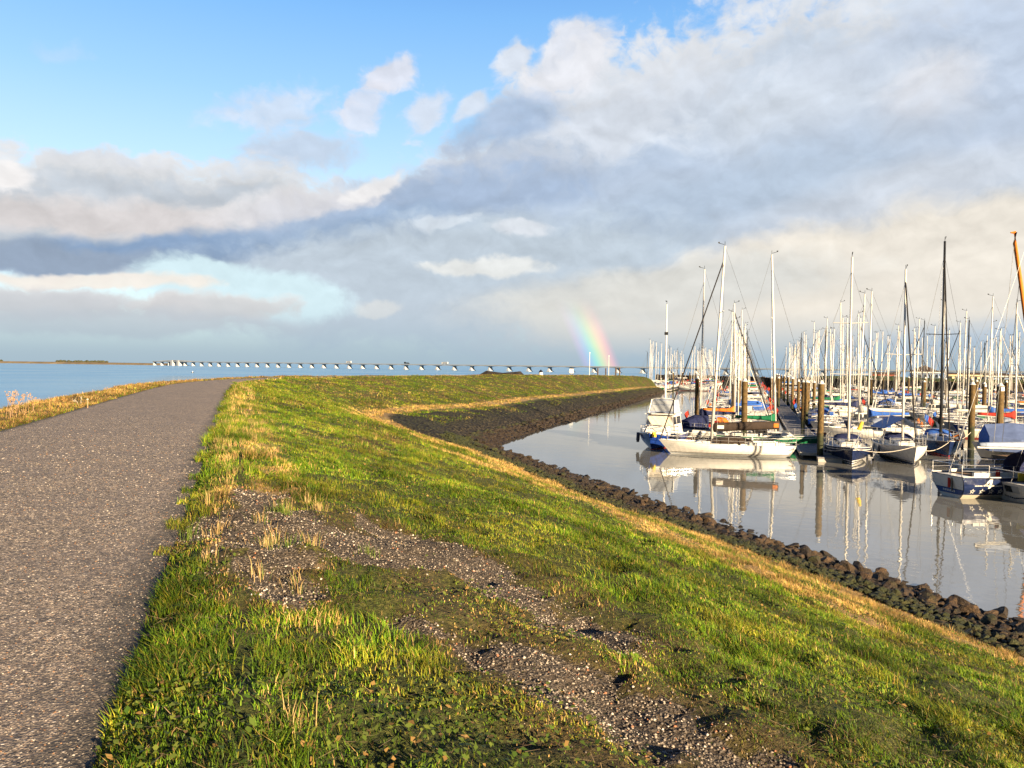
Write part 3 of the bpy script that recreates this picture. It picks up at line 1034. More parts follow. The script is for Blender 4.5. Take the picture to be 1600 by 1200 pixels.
# stalks
sd = np.where(cd < 5, 60, 60 * (5 / np.maximum(cd, 5)) ** 2.6) * (cd < 11) * turf_zone * seen * (cxs > 4) * (1 - 0.8 * g_grav)
sp_, _, _ = sample_cells(sd)
ns = len(sp_)
az = rng.random(ns) * 6.283; ln = rng.uniform(0.04, 0.13, ns)
dr = np.stack([np.cos(az), np.sin(az), rng.normal(0.05, 0.16, ns)], 1) * ln[:, None]
sdv = np.stack([-np.sin(az), np.cos(az), np.zeros(ns)], 1) * 0.0024 * np.clip(np.hypot(sp_[:, 0], sp_[:, 1]) / 7, 1, 1.5)[:, None]
b = sp_ + [0, 0, .03]
V2 = np.stack([b - sdv, b + sdv, b + dr + sdv * .6, b + dr - sdv * .6], 1)
f = rng.random(ns)
sc_ = lerp3((0.16, 0.085, 0.035), (0.55, 0.40, 0.20), f)
VV = np.concatenate([V.reshape(-1, 3), V2.reshape(-1, 3)])
wo = np_mesh('low_weeds', VV, np.arange(len(VV)), np.full(len(VV) // 4, 4), M_BLADE)
set_col(wo, np.concatenate([np.repeat(lc, 4, 0), np.repeat(sc_, 4, 0)]))
tag(wo, 'small broad weed leaves and dead stalks among the grass', 'weeds', kind='stuff')

# --- pebbles of the worn tracks
pd = np.where(cd < 6, 1200, 1200 * (6 / np.maximum(cd, 6)) ** 1.6) * seen * (cxs > 4) * (cxs < 6) * sstep(g_grav, 0.1, 0.7)
pd = pd + np.where(cd < 8, 26, 0) * seen * turf_zone * (cxs > 4) * (g_grav < .2) * sstep(g_dry, .45, .7)
pp, _, _ = sample_cells(pd)
npb = len(pp)
octa = np.array([(1, 0, 0), (0, 1, 0), (-1, 0, 0), (0, -1, 0), (0, 0, 1), (0, 0, -1)], float)
of = np.array([(0, 1, 4), (1, 2, 4), (2, 3, 4), (3, 0, 4), (1, 0, 5), (2, 1, 5), (3, 2, 5), (0, 3, 5)])
size = (0.005 + 0.011 * rng.random(npb) ** 2.2) * np.clip(np.hypot(pp[:, 0], pp[:, 1]) / 8, 1, 3)
V = octa[None] * size[:, None, None] * rng.uniform(0.6, 1.3, (npb, 6, 1)) * np.array([1, 1, .7])
az = rng.random(npb) * 6.283
ca, sa = np.cos(az)[:, None], np.sin(az)[:, None]
V = np.stack([V[:, :, 0] * ca - V[:, :, 1] * sa, V[:, :, 0] * sa + V[:, :, 1] * ca, V[:, :, 2]], 2) + pp[:, None, :] + np.array([0, 0, .003])
ids = (np.arange(npb) * 6)[:, None, None] + of[None]
po = np_mesh('pebbles', V.reshape(-1, 3), ids.ravel(), np.full(npb * 8, 3), M_PEB)
f = rng.random(npb)
pc = lerp3((0.08, 0.068, 0.06), (0.40, 0.335, 0.27), f ** 1.7)
k = rng.random(npb) < 0.05; pc[k] = (0.58, 0.52, 0.45)
k = rng.random(npb) < 0.04; pc[k] = (0.34, 0.15, 0.08)
set_col(po, np.repeat(pc, 6, 0))
tag(po, 'loose grey and pale pebbles lying in the worn tracks', 'pebbles', kind='stuff')
# --- stone chippings standing proud of the asphalt close by
qd = np.where(cd < 5.5, 2300, 2300 * (5.5 / np.maximum(cd, 5.5)) ** 2.4) * seen * (cxs > 3.01) * (cxs < 3.995) * (1 - sstep(cd, 8, 30))
qp, _, _ = sample_cells(qd)
nq = len(qp)
qs = (0.0035 + 0.0065 * rng.random(nq) ** 1.6) * np.clip(np.hypot(qp[:, 0], qp[:, 1]) / 6.5, 1, 2.6)
V = octa[None, :5] * qs[:, None, None] * rng.uniform(0.65, 1.3, (nq, 5, 1)) * np.array([1, 1, .62])
az = rng.random(nq) * 6.283; ca, sa = np.cos(az)[:, None], np.sin(az)[:, None]
V = np.stack([V[:, :, 0] * ca - V[:, :, 1] * sa, V[:, :, 0] * sa + V[:, :, 1] * ca, V[:, :, 2]], 2) + qp[:, None, :] + np.array([0, 0, -.0005])
ids = (np.arange(nq) * 5)[:, None, None] + of[None, :4]
qo = np_mesh('path_chippings', V.reshape(-1, 3), ids.ravel(), np.full(nq * 4, 3), M_PEB)
f = rng.random(nq)
qc = lerp3((0.055, 0.054, 0.057), (0.39, 0.335, 0.28), f ** 1.3)
k = rng.random(nq) < 0.10; qc[k] = (0.62, 0.55, 0.47)
k = rng.random(nq) < 0.07; qc[k] = (0.36, 0.21, 0.12)
set_col(qo, np.repeat(qc, 5, 0))
tag(qo, 'small grey and tan stone chippings bedded in the asphalt of the path', 'chippings', kind='stuff')
print('CHIPS', nq)
print('GRASS', n, len(tp), nl, ns, npb)


# ====================================================================== mesh collector
class MB:
    def __init__(s):
        s.v = []; s.f = []; s.mi = []

    def add(s, verts, faces, mi=0):
        o = len(s.v)
        s.v.extend([tuple(map(float, q)) for q in verts])
        s.f.extend([tuple(o + i for i in f) for f in faces])
        s.mi.extend([mi] * len(faces))
        return s

    def box(s, c, d, rz=0.0, mi=0, top=(1, 1)):
        cx, cy, cz = c; dx, dy, dz = d[0] / 2, d[1] / 2, d[2] / 2
        q = []
        for z, kx, ky in ((-dz, 1, 1), (dz, top[0], top[1])):
            for x, y in ((-dx, -dy), (dx, -dy), (dx, dy), (-dx, dy)):
                x, y = x * kx, y * ky
                q.append((cx + x * math.cos(rz) - y * math.sin(rz), cy + x * math.sin(rz) + y * math.cos(rz), cz + z))
        return s.add(q, [(3, 2, 1, 0), (4, 5, 6, 7), (0, 1, 5, 4), (1, 2, 6, 5), (2, 3, 7, 6), (3, 0, 4, 7)], mi)

    def tube(s, pts, r, n=6, mi=0, r2=None, cap=True, flat=1.0):
        pts = [Vector(p) for p in pts]
        rings = []
        for i, p in enumerate(pts):
            a = pts[max(i - 1, 0)]; b = pts[min(i + 1, len(pts) - 1)]
            d = (b - a).normalized()
            u = d.cross(Vector((0, 0, 1)))
            if u.length < 1e-3: u = Vector((0, 1, 0))
            u.normalize(); w = d.cross(u)
            rr = r if r2 is None else r + (r2 - r) * i / (len(pts) - 1)
            rings.append([p + (u * math.cos(2 * math.pi * k / n) * flat + w * math.sin(2 * math.pi * k / n)) * rr for k in range(n)])
        V = [q for R_ in rings for q in R_]
        Fc = []
        for i in range(len(pts) - 1):
            for k in range(n):
                k2 = (k + 1) % n
                Fc.append((i * n + k, i * n + k2, (i + 1) * n + k2, (i + 1) * n + k))
        if cap:
            Fc.append(tuple(range(n - 1, -1, -1)))
            Fc.append(tuple((len(pts) - 1) * n + k for k in range(n)))
        return s.add(V, Fc, mi)

    def loft(s, rings, closed=True, cap=True, mi=0):
        n = len(rings[0]); V = [q for R_ in rings for q in R_]; Fc = []
        for i in range(len(rings) - 1):
            for k in range(n if closed else n - 1):
                k2 = (k + 1) % n
                Fc.append((i * n + k, i * n + k2, (i + 1) * n + k2, (i + 1) * n + k))
        if cap:
            Fc.append(tuple(range(n - 1, -1, -1)))
            Fc.append(tuple((len(rings) - 1) * n + k for k in range(n)))
        return s.add(V, Fc, mi)

    def build(s, name, mats, parent=None, smooth=False):
        return link_mesh(name, s.v, s.f, mats, parent, smooth, s.mi if isinstance(mats, (list, tuple)) else None)


def empty(name, loc=(0, 0, 0), rz=0.0, label=None, cat=None, group=None):
    o = bpy.data.objects.new(name, None); C.objects.link(o)
    o.location = loc; o.rotation_euler = (0, 0, rz)
    o.empty_display_size = 0.3
    return tag(o, label, cat, group)


KIDS = {}


def copy_tree(o, parent=None):
    c = o.copy(); C.objects.link(c)
    if parent is not None: c.parent = parent
    for ch in list(o.children):
        copy_tree(ch, c)
    return c


def paint(name, col, rough=0.4, metal=0.0, var=0.12, scale=3.0, bump=0.0, spec=0.5, weather=None):
    t = NT(name)
    v = t.noise(scale, 5, 0.6, t.obj())
    dk = tuple(c * (1 - var * 1.6) for c in col); lt = tuple(min(1, c * (1 + var)) for c in col)
    c = t.ramp(v, [(0.3, dk), (0.7, lt)])
    if weather:
        w = t.noise(scale * 5, 4, 0.7, t.obj())
        c = t.mix(t.maprange(w, 0.52, 0.75, 0, 0.6), c, weather)
    n = t.bump(t.noise(scale * 9, 3, 0.6, t.obj()), bump, 0.02) if bump else None
    t.base(c, t.maprange(v, 0.2, 0.8, max(0.03, rough - 0.1), rough + 0.12), metal, n, spec)
    return t.m


def plank(name, col, scale, axis=0):
    t = NT(name)
    p = t.obj(); mp = t.n('Mapping'); t.l(p, mp.inputs[0])
    w = t.n('TexWave'); w.inputs['Scale'].default_value = scale; w.inputs['Distortion'].default_value = 0.4
    w.bands_direction = 'XYZ'[axis]
    t.l(mp.outputs[0], w.inputs[0])
    nz = t.noise(2.5, 5, 0.65, p)
    c = t.ramp(nz, [(0.3, tuple(q * .6 for q in col)), (0.7, tuple(q * 1.25 for q in col))])
    c = t.mix(t.maprange(w.outputs[1], 0.02, 0.2), tuple(q * 0.25 for q in col), c)
    return t.base(c, 0.8, 0, t.bump(w.outputs[1], 0.4, 0.02), 0.2)


def mat_pile():
    t = NT('mooring_pile_steel')
    p = t.pos(); sp = t.n('SeparateXYZ'); t.l(p, sp.inputs[0])
    nz = t.noise(4, 5, 0.65, p)
    rust = t.ramp(nz, [(0.3, (0.040, 0.024, 0.009)), (0.55, (0.090, 0.055, 0.016)), (0.75, (0.155, 0.098, 0.030))])
    weed = t.ramp(nz, [(0.3, (0.006, 0.008, 0.004)), (0.7, (0.035, 0.042, 0.014))])
    z = t.math('ADD', sp.outputs[2], t.math('MULTIPLY', nz, 0.9))
    c = t.mix(t.maprange(z, 2.1, 2.7), weed, rust)
    return t.base(c, 0.75, 0, t.bump(t.noise(14, 4, 0.65, p), 0.5, 0.03), 0.3)


MT = {
    'white': paint('gelcoat_white', (0.60, 0.58, 0.545), 0.28, 0, 0.05),
    'cream': paint('gelcoat_cream', (0.56, 0.50, 0.40), 0.35, 0, 0.06),
    'navy': paint('hull_navy', (0.008, 0.016, 0.058), 0.18, 0, 0.2),
    'blue': paint('hull_blue', (0.008, 0.028, 0.16), 0.22, 0, 0.15),
    'green': paint('hull_green', (0.012, 0.13, 0.055), 0.25, 0, 0.15),
    'red': paint('hull_red', (0.42, 0.03, 0.02), 0.3, 0, 0.15),
    'black': paint('hull_black', (0.012, 0.012, 0.014), 0.3, 0, 0.2),
    'grey': paint('hull_grey', (0.32, 0.34, 0.36), 0.35, 0, 0.08),
    'c_navy': paint('canvas_navy', (0.018, 0.024, 0.075), 0.85, 0, 0.2, 5, 0.3, 0.2),
    'c_blue': paint('canvas_blue', (0.03, 0.10, 0.38), 0.85, 0, 0.2, 5, 0.3, 0.2),
    'c_green': paint('canvas_green', (0.010, 0.13, 0.06), 0.85, 0, 0.2, 5, 0.3, 0.2),
    'c_red': paint('canvas_red', (0.34, 0.03, 0.02), 0.85, 0, 0.2, 5, 0.3, 0.2),
    'c_black': paint('canvas_black', (0.018, 0.016, 0.016), 0.85, 0, 0.2, 5, 0.3, 0.2),
    'c_brown': paint('canvas_brown', (0.040, 0.028, 0.022), 0.8, 0, 0.2, 5, 0.3, 0.2),
    'c_grey': paint('canvas_grey', (0.24, 0.28, 0.37), 0.8, 0, 0.12, 4, 0.3, 0.2),
    'c_white': paint('sailcloth_white', (0.56, 0.53, 0.48), 0.7, 0, 0.06, 4, 0.25, 0.2),
    'c_tent': paint('tarpaulin_blue_grey', (0.095, 0.135, 0.27), 0.75, 0, 0.14, 1.5, 0.3, 0.25),
    'c_sky': paint('canvas_pale_blue', (0.24, 0.34, 0.58), 0.75, 0, 0.1, 4, 0.3, 0.2),
    'c_orange': paint('canvas_orange', (0.50, 0.15, 0.02), 0.7, 0, 0.12, 4, 0.25, 0.2),
    'c_yellow': paint('yellow_cover', (0.70, 0.48, 0.05), 0.7, 0, 0.12, 4, 0.2, 0.2),
    'alu': paint('mast_aluminium', (0.58, 0.555, 0.51), 0.4, 0.1, 0.06),
    'alu_dark': paint('mast_dark', (0.02, 0.021, 0.023), 0.4, 0.1, 0.15),
    'wire': paint('rigging_wire', (0.22, 0.22, 0.22), 0.4, 0.7, 0.1),
    'steel': paint('stainless_rail', (0.62, 0.61, 0.60), 0.25, 0.8, 0.05),
    'glass': paint('cabin_glass', (0.022, 0.026, 0.032), 0.08, 0, 0.1, spec=0.8),
    'curtain': paint('pale_curtain_glass', (0.60, 0.53, 0.42), 0.25, 0, 0.06),
    'teak': plank('teak_deck', (0.24, 0.15, 0.08), 6, 1),
    'deck': paint('deck_nonslip', (0.47, 0.47, 0.45), 0.7, 0, 0.08, 6),
    'rope': paint('rope', (0.55, 0.50, 0.42), 0.9, 0, 0.15, 20),
    'fender': paint('fender_vinyl', (0.62, 0.60, 0.56), 0.5, 0, 0.1),
    'fender_dark': paint('fender_dark_vinyl', (0.05, 0.055, 0.08), 0.5, 0, 0.1),
    'rubber': paint('rubber', (0.02, 0.02, 0.02), 0.8, 0, 0.2),
    'pile': mat_pile(),
    'dock': plank('dock_planks', (0.20, 0.20, 0.21), 3.5, 0),
    'dockside': paint('dock_fascia', (0.40, 0.37, 0.32), 0.7, 0, 0.15, 3, 0.2),
    'concrete': paint('concrete', (0.52, 0.50, 0.46), 0.85, 0, 0.12, 0.4, 0.3, 0.2),
    'pier': paint('bridge_pier_concrete', (0.36, 0.37, 0.38), 0.85, 0, 0.08, 0.25, 0.1, 0.2),
    'deck_far': paint('bridge_girder_concrete', (0.27, 0.30, 0.33), 0.85, 0, 0.08, 0.1, 0.1, 0.2),
    'cap': paint('pile_cap_white', (0.60, 0.59, 0.56), 0.5, 0, 0.06),
    'timber': paint('weathered_timber', (0.085, 0.055, 0.036), 0.85, 0, 0.3, 1.2, 0.6, 0.2, (0.17, 0.12, 0.07)),
    'roof': paint('dark_roof', (0.055, 0.038, 0.032), 0.8, 0, 0.2, 1.5, 0.3, 0.2),
    'wall': paint('pale_render_wall', (0.62, 0.60, 0.55), 0.8, 0, 0.08, 0.8, 0.1, 0.2),
    'wall_y': paint('cream_wall', (0.72, 0.60, 0.36), 0.8, 0, 0.08, 0.8, 0.1, 0.2),
    'wall_b': paint('blue_grey_wall', (0.22, 0.29, 0.42), 0.8, 0, 0.08, 0.8, 0.1, 0.2),
    'brick': paint('brick_red', (0.28, 0.085, 0.05), 0.85, 0, 0.2, 2, 0.3, 0.2),
}


def mat_far_land(name, c0, c1, sc):
    t = NT(name); p = t.pos()
    n = t.noise(sc, 6, 0.65, p)
    return t.base(t.ramp(n, [(0.3, c0), (0.7, c1)]), 0.9, 0, t.bump(n, 0.8, 0.5), 0.15)


def mat_rock():
    t = NT('seaweed_boulder')
    p = t.pos(); sp = t.n('SeparateXYZ'); t.l(p, sp.inputs[0])
    o = t.obj()
    n = t.noise(7, 6, 0.7, p); n2 = t.noise(1.2, 4, 0.6, p)
    c = t.ramp(n, [(0.28, (0.010, 0.007, 0.005)), (0.5, (0.040, 0.027, 0.016)), (0.68, (0.095, 0.064, 0.034)), (0.85, (0.18, 0.125, 0.07))])
    oi = t.n('ObjectInfo'); c = t.mix(0.8, c, t.ramp(oi.outputs['Random'], [(0.0, (0.45, 0.42, 0.40)), (0.5, (0.95, 0.9, 0.85)), (1.0, (1.7, 1.45, 1.2))]), 'MULTIPLY')
    g = t.ramp(n, [(0.3, (0.010, 0.016, 0.004)), (0.7, (0.060, 0.072, 0.012))])
    z = t.math('ADD', sp.outputs[2], t.math('MULTIPLY', t.math('SUBTRACT', n2, 0.5), 1.1))
    c = t.mix(t.math('MULTIPLY', t.maprange(z, 0.5, 0.85), 0.75), c, g)
    c = t.mix(t.maprange(sp.outputs[2], 0.0, 0.12, 0.85, 0.0), c, (0.006, 0.006, 0.005))
    return t.base(c, t.maprange(n, 0.3, 0.7, 0.45, 0.85), 0, t.bump(t.noise(16, 5, 0.7, p), 1.0, 0.07, t.bump(n, 1.0, 0.10)), 0.35)


M_ROCK = mat_rock()
M_SHORE = mat_far_land('far_shore_land', (0.10, 0.075, 0.05), (0.22, 0.17, 0.10), 0.02)
M_BANK = mat_far_land('grassy_bank', (0.03, 0.045, 0.012), (0.11, 0.13, 0.03), 0.3)
M_TREE = mat_far_land('far_foliage', (0.025, 0.03, 0.016), (0.07, 0.07, 0.035), 0.2)
M_MOUND = mat_far_land('dark_stone_mound', (0.015, 0.013, 0.012), (0.06, 0.05, 0.042), 0.6)

# ====================================================================== boulders at the water's edge
def rock_mesh(seed, ref=None):
    r = random.Random(seed)
    bm = bmesh.new()
    bmesh.ops.create_icosphere(bm, subdivisions=3, radius=1.0)
    from mathutils import noise as mn
    ofs = Vector((r.uniform(0, 50), r.uniform(0, 50), r.uniform(0, 50)))
    # a few flat cuts give it broken faces
    cuts = [(Vector((r.gauss(0, 1), r.gauss(0, 1), r.gauss(0, 1))).normalized(), r.uniform(0.38, 0.72)) for _ in range(11)]
    for v in bm.verts:
        p = v.co.copy()
        k = 1 + 0.28 * mn.noise(p * 1.3 + ofs) + 0.14 * mn.noise(p * 3.4 + ofs)
        p *= k
        for nrm, d in cuts:
            e = p.dot(nrm) - d
            if e > 0: p -= nrm * e * 0.97
        v.co = Vector((p.x * 1.15, p.y * 0.9, p.z * 0.7))
    me = bpy.data.meshes.new('boulder'); bm.to_mesh(me); bm.free()
    me.materials.append(M_ROCK)
    for po_ in me.polygons: po_.use_smooth = False
    return me


ROCKS = [rock_mesh(100 + i) for i in range(14)]
rk = random.Random(5)
cand = []
for i in range(8000):
    t_ = rk.uniform(2, 60); f_ = rk.betavariate(1.25, 1.0)
    s_ = 14.9 + f_ * 4.9
    x, y = near(t_, s_)
    if not (0.02 < x / max(y, .1) < 0.74 or y > 40): continue
    sz = rk.uniform(0.07, 0.15) if f_ < .45 else (rk.uniform(0.09, 0.20) if rk.random() < .88 else rk.uniform(.22, .34))
    cand.append((math.hypot(x, y) / (sz + 0.1), x, y, f_, sz))
# blue-noise thinning
cand.sort()
kept = []
for c in cand:
    if all((c[1] - k[1]) ** 2 + (c[2] - k[2]) ** 2 > (0.62 * (c[4] + k[4])) ** 2 for k in kept[-500:]):
        kept.append(c)
kz = ground_z([k[1] for k in kept], [k[2] for k in kept])
stuffV, stuffF = [], []
for i, (k, z) in enumerate(zip(kept, kz)):
    me = ROCKS[rk.randrange(14)]
    _, x, y, f_, sz = k
    rot = (rk.uniform(-.5, .5), rk.uniform(-.5, .5), rk.uniform(0, 6.28))
    sc = Vector((sz, sz * rk.uniform(.75, 1.1), sz * rk.uniform(.7, 1.1)))
    zz = max(z, -0.12) + sz * rk.uniform(0.10, 0.40)
    if i < 300:
        o = bpy.data.objects.new('boulder', me); C.objects.link(o)
        o.location = (x, y, zz); o.rotation_euler = rot; o.scale = sc
        if z + sz > 0.75:
            tag(o, 'mossy green and brown boulder on the upper edge of the stone bank', 'boulder', 'mossy boulders of the upper stone bank')
        else:
            tag(o, 'dark brown weedy boulder lying at the waterline below the dyke', 'boulder', 'weedy boulders along the waterline')
    else:
        Mx = Matrix.Translation((x, y, zz)) @ Matrix.Rotation(rot[2], 4, 'Z') @ Matrix.Diagonal((*sc, 1))
        b = len(stuffV)
        stuffV.extend([tuple(Mx @ v.co) for v in me.vertices]); stuffF.extend([tuple(b + q for q in p_.vertices) for p_ in me.polygons])
# small broken stone in the gaps between the boulders
bmr = bmesh.new(); bmesh.ops.create_icosphere(bmr, subdivisions=1, radius=1.0)
chV = [v.co.copy() for v in bmr.verts]; chF = [tuple(v.index for v in f.verts) for f in bmr.faces]; bmr.free()
ch = []
for i in range(5200):
    t_ = rk.uniform(3, 58); s_ = 14.7 + rk.betavariate(1.1, 1.1) * 4.7
    x, y = near(t_, s_)
    if 0.02 < x / max(y, .1) < 0.74 or y > 40: ch.append((x, y, rk.uniform(.04, .12)))
cz = ground_z([q[0] for q in ch], [q[1] for q in ch])
for (x, y, sz), z in zip(ch, cz):
    b = len(stuffV)
    for v in chV:
        q = v * sz * rk.uniform(.6, 1.3)
        stuffV.append((x + q.x, y + q.y, max(z, -.05) + sz * .35 + q.z * .7))
    stuffF.extend([tuple(b + q for q in f) for f in chF])
# rubble of the far bank and the corner, too many to count
nb_ = 0
lowr = []
bmr = bmesh.new(); bmesh.ops.create_icosphere(bmr, subdivisions=1, radius=1.0)
lowV = [v.co.copy() for v in bmr.verts]; lowF = [tuple(v.index for v in f.verts) for f in bmr.faces]; bmr.free()
for i in range(3600):
    uu = rk.uniform(9.8, nS - 2.4) if rk.random() < .8 else rk.uniform(9.6, 14)
    c = catmull(ST, np.array([uu]))[0]
    f_ = rk.uniform(0.68, 1.10) if uu > 12 else rk.uniform(.3, 1.1)
    p = c[2] + (c[3] - c[2]) * f_
    d_ = math.hypot(p[0], p[1])
    sz = rk.uniform(0.12, 0.30)
    b = len(stuffV)
    a_ = rk.uniform(0, 6.28); ca_, sa_ = math.cos(a_), math.sin(a_)
    for v in lowV:
        q = v * sz * rk.uniform(.75, 1.2)
        stuffV.append((p[0] + q.x * ca_ - q.y * sa_, p[1] + q.x * sa_ + q.y * ca_, max(p[2], -.1) + 0.05 + q.z * .7))
    stuffF.extend([tuple(b + q for q in f) for f in lowF])
tag(link_mesh('rubble', stuffV, stuffF, M_ROCK), 'dark brown stone rubble covering the inner bank of the dyke', 'rubble', kind='stuff')

# dark stone mound beyond the crest
def mound(name, pts, w, h, mat, n=10, jit=0.25):
    b = MB(); rings = []
    r_ = random.Random(len(pts) * 7 + int(w))
    P_ = [Vector((p[0], p[1], 0)) for p in pts]
    L_ = []
    for i in range(len(P_) - 1):
        k_ = max(2, int((P_[i + 1] - P_[i]).length / max(w * 0.5, 1.5)))
        for j in range(k_): L_.append(P_[i].lerp(P_[i + 1], j / k_))
    L_.append(P_[-1])
    for i, p in enumerate(L_):
        d = (L_[min(i + 1, len(L_) - 1)] - L_[max(i - 1, 0)]).normalized(); s_ = Vector((d.y, -d.x, 0))
        e = min(1.0, i / 2.0, (len(L_) - 1 - i) / 2.0); e = max(e, 0.02)
        ring = []
        for k in range(n + 1):
            f = k / n * 2 - 1
            zz = h * e * (1 - abs(f) ** 1.6) * (1 + r_.uniform(-jit, jit)) - 0.4
            ring.append(p + s_ * f * w * (0.5 + .5 * e) + Vector((0, 0, zz)))
        rings.append(ring)
    b.loft(rings, closed=False, cap=False)
    return b.build(name, mat, None, True)


# ====================================================================== the long bridge
BR0 = np.array([135.0, 980.0]); BRD = np.array([-0.764, 0.645]); SPAN = 36.4


def br(l, z=0.0):
    q = BR0 + BRD * l
    return Vector((q[0], q[1], z))


def deck_z(l):
    return 7.75 + 2.4 * max(0.0, min(1.0, (l + 400) / 1500.0))


bridge = empty('bridge', br(0), 0, 'long concrete bridge of many low arched spans crossing the water behind', 'bridge')
k0, k1 = -17, 35
perp = Vector((BRD[1], -BRD[0], 0))
dirv = Vector((BRD[0], BRD[1], 0))
B0 = Vector((BR0[0], BR0[1], 0))
for a_, b_ in ((k0, -5), (-5, 7), (7, 19), (19, k1)):
    g_ = MB(); rings = []
    for i in range((b_ - a_) * 8 + 1):
        k = a_ + i / 8
        l = k * SPAN; f = (k % 1.0); dep = 1.7 + 1.0 * (abs(2 * f - 1)) ** 2.6
        c = br(l, 0) - B0; zt = deck_z(l)
        rings.append([c + perp * 5.5 + Vector((0, 0, zt)), c - perp * 5.5 + Vector((0, 0, zt)),
                      c - perp * 5.5 + Vector((0, 0, zt - 1.6)), c - perp * 3.4 + Vector((0, 0, zt - dep)), c + perp * 3.4 + Vector((0, 0, zt - dep)), c + perp * 5.5 + Vector((0, 0, zt - 1.6))])
    g_.loft(rings)
    g_.build('girder', MT['deck_far'], bridge)
for k in range(k0, k1 + 1):
    l = k * SPAN; c = br(l, 0) - B0; zt = deck_z(l) - 2.7
    p_ = MB(); rz_ = math.atan2(BRD[1], BRD[0])
    rings = []
    for z, hx, hy in ((0.8, 1.9, 4.0), (2.0, 1.6, 3.8), (zt - 1.4, .9, 3.2), (zt, .9, 3.2)):
        rings.append([c + dirv * sx * hx + perp * sy * hy + Vector((0, 0, z)) for sx, sy in ((-1, -1), (1, -1), (1, 1), (-1, 1))])
    p_.loft(rings)
    po_ = p_.build('pier', MT['pier'], bridge)
    q_ = MB()
    q_.loft([[c + dirv * sx * a_ + perp * sy * b_ + Vector((0, 0, z)) for sx, sy in ((-1, -1), (1, -1), (1, 1), (-1, 1))] for z, a_, b_ in ((-1.5, 3.1, 4.6), (0.8, 3.1, 4.6))])
    q_.build('pile_cap', MT['deck_far'], po_)
# movable span with its white towers at the far end
for k in (31.6, 32.4):
    l = k * SPAN; c = br(l, 0) - B0; b = MB()
    b.loft([[c + dirv * sx * 5.0 + perp * sy * 6.5 + Vector((0, 0, z)) for sx, sy in ((-1, -1), (1, -1), (1, 1), (-1, 1))] for z in (-1, deck_z(l) + 1.8)])
    b.build('tower', MT['pier'], bridge)
b = MB(); rings = []
for i in range(13):
    k = 30 + i * 0.36; l = k * SPAN; c = br(l, 0) - B0
    zz = deck_z(l) + 0.02 + 2.2 * math.sin(math.pi * i / 12)
    rings.append([c + perp * s_ * 5.7 + Vector((0, 0, zz + dz)) for s_, dz in ((1, 0), (-1, 0), (-1, -1.0), (1, -1.0))])
b.loft(rings); b.build('raised_deck', MT['pier'], bridge)

for i, (px, nm) in enumerate(((545, 'box truck driving on the bridge, the leftmost of the trucks on its deck'), (636, 'low dark van between two trucks on the bridge deck'), (695, 'box truck driving on the bridge, the rightmost of the trucks on its deck'))):
    # find l for the pixel
    best = min(np.linspace(-300, 900, 2400), key=lambda l: abs((br(l).x / br(l).y) - math.tan(rad(az_el(px, 570)[0]))))
    p = br(best, deck_z(best) + 0.02)
    t_ = empty('truck' if i != 1 else 'van', p, math.atan2(BRD[1], BRD[0]), nm, 'truck' if i != 1 else 'van', 'vehicles on the bridge')
    b = MB()
    if i != 1: b.box((-1.5, 0, 2.3), (9.5, 2.5, 3.0))
    else: b.box((-0.6, 0, 1.3), (5.5, 2.1, 1.7), top=(.9, .9))
    b.build('cargo_box', MT['grey'] if i != 1 else MT['black'], t_)
    b = MB(); b.box((5.0, 0, 1.9), (2.4, 2.4, 2.5), top=(.85, .95)); b.build('cab', MT['white'] if i != 1 else MT['black'], t_)
    b = MB()
    for x in (-4.5, -3, 4.3):
        for y in (-1.1, 1.1): b.tube([(x, y - .15, .5), (x, y + .15, .5)], .5, 8)
    b.build('wheels', MT['rubber'], t_)

# far shore on the left with its line of trees
b = MB()
sh = [on_plane(px, py) for px, py in ((-700, 561.5), (-200, 565.0), (60, 567.0), (235, 569.4))]
sh = [Vector((max(min(q[0], 4000), -9000), min(q[1], 6000), 0)) for q in sh]
e_ = br(35.2 * SPAN)
shp = [Vector((-3600, 2500, 0)), Vector((-2600, 2420, 0)), Vector((-1700, 2250, 0)), Vector((-1150, 2000, 0)), Vector((e_.x + 25, e_.y + 10, 0))]
rings = []
for i, p in enumerate(shp):
    h = 5.4 - 0.6 * (i == 4)
    rings.append([p + Vector((0, 0, -1)), p + Vector((0, 0, 1.0)), p + Vector((0, 14, h)), p + Vector((0, 60, h)), p + Vector((0, 160, -1))])
b.loft(rings, closed=False, cap=False)
tag(b.build('far_shore', M_SHORE), kind='structure')
b = MB(); r_ = random.Random(3)
for i in range(520):
    f = r_.random(); k = min(int(f * 4), 3); p = shp[k].lerp(shp[k + 1], f * 4 - k)
    if fbm(np.array([p.x * 0.006]), np.array([0.0]), 5, 3)[0] < 0.46: continue
    h = r_.uniform(3, 6.5); c = p + Vector((0, r_.uniform(30, 90), 4.5))
    n_ = 7; rings = []
    for z, w in ((0, .4), (.3, 1), (.7, .85), (1, .2)):
        rings.append([c + Vector((math.cos(6.283 * q / n_) * w * h * r_.uniform(.6, 1.1), math.sin(6.283 * q / n_) * w * h * .8, z * h)) for q in range(n_)])
    b.loft(rings)
tag(b.build('far_wood', M_TREE), 'thin dark line of distant trees on the far shore', 'trees', kind='stuff')

# low dark stone jetty that shows above the crest
M_ = [at_depth(px, 585, Y) for px, Y in ((718, 240), (760, 243), (810, 247), (845, 250))]
o = mound('stone_groyne', [(q[0], q[1]) for q in M_], 9, 5.4, M_MOUND)
tag(o, 'low dark stone groyne showing just beyond the grassy dyke crest', 'groyne')

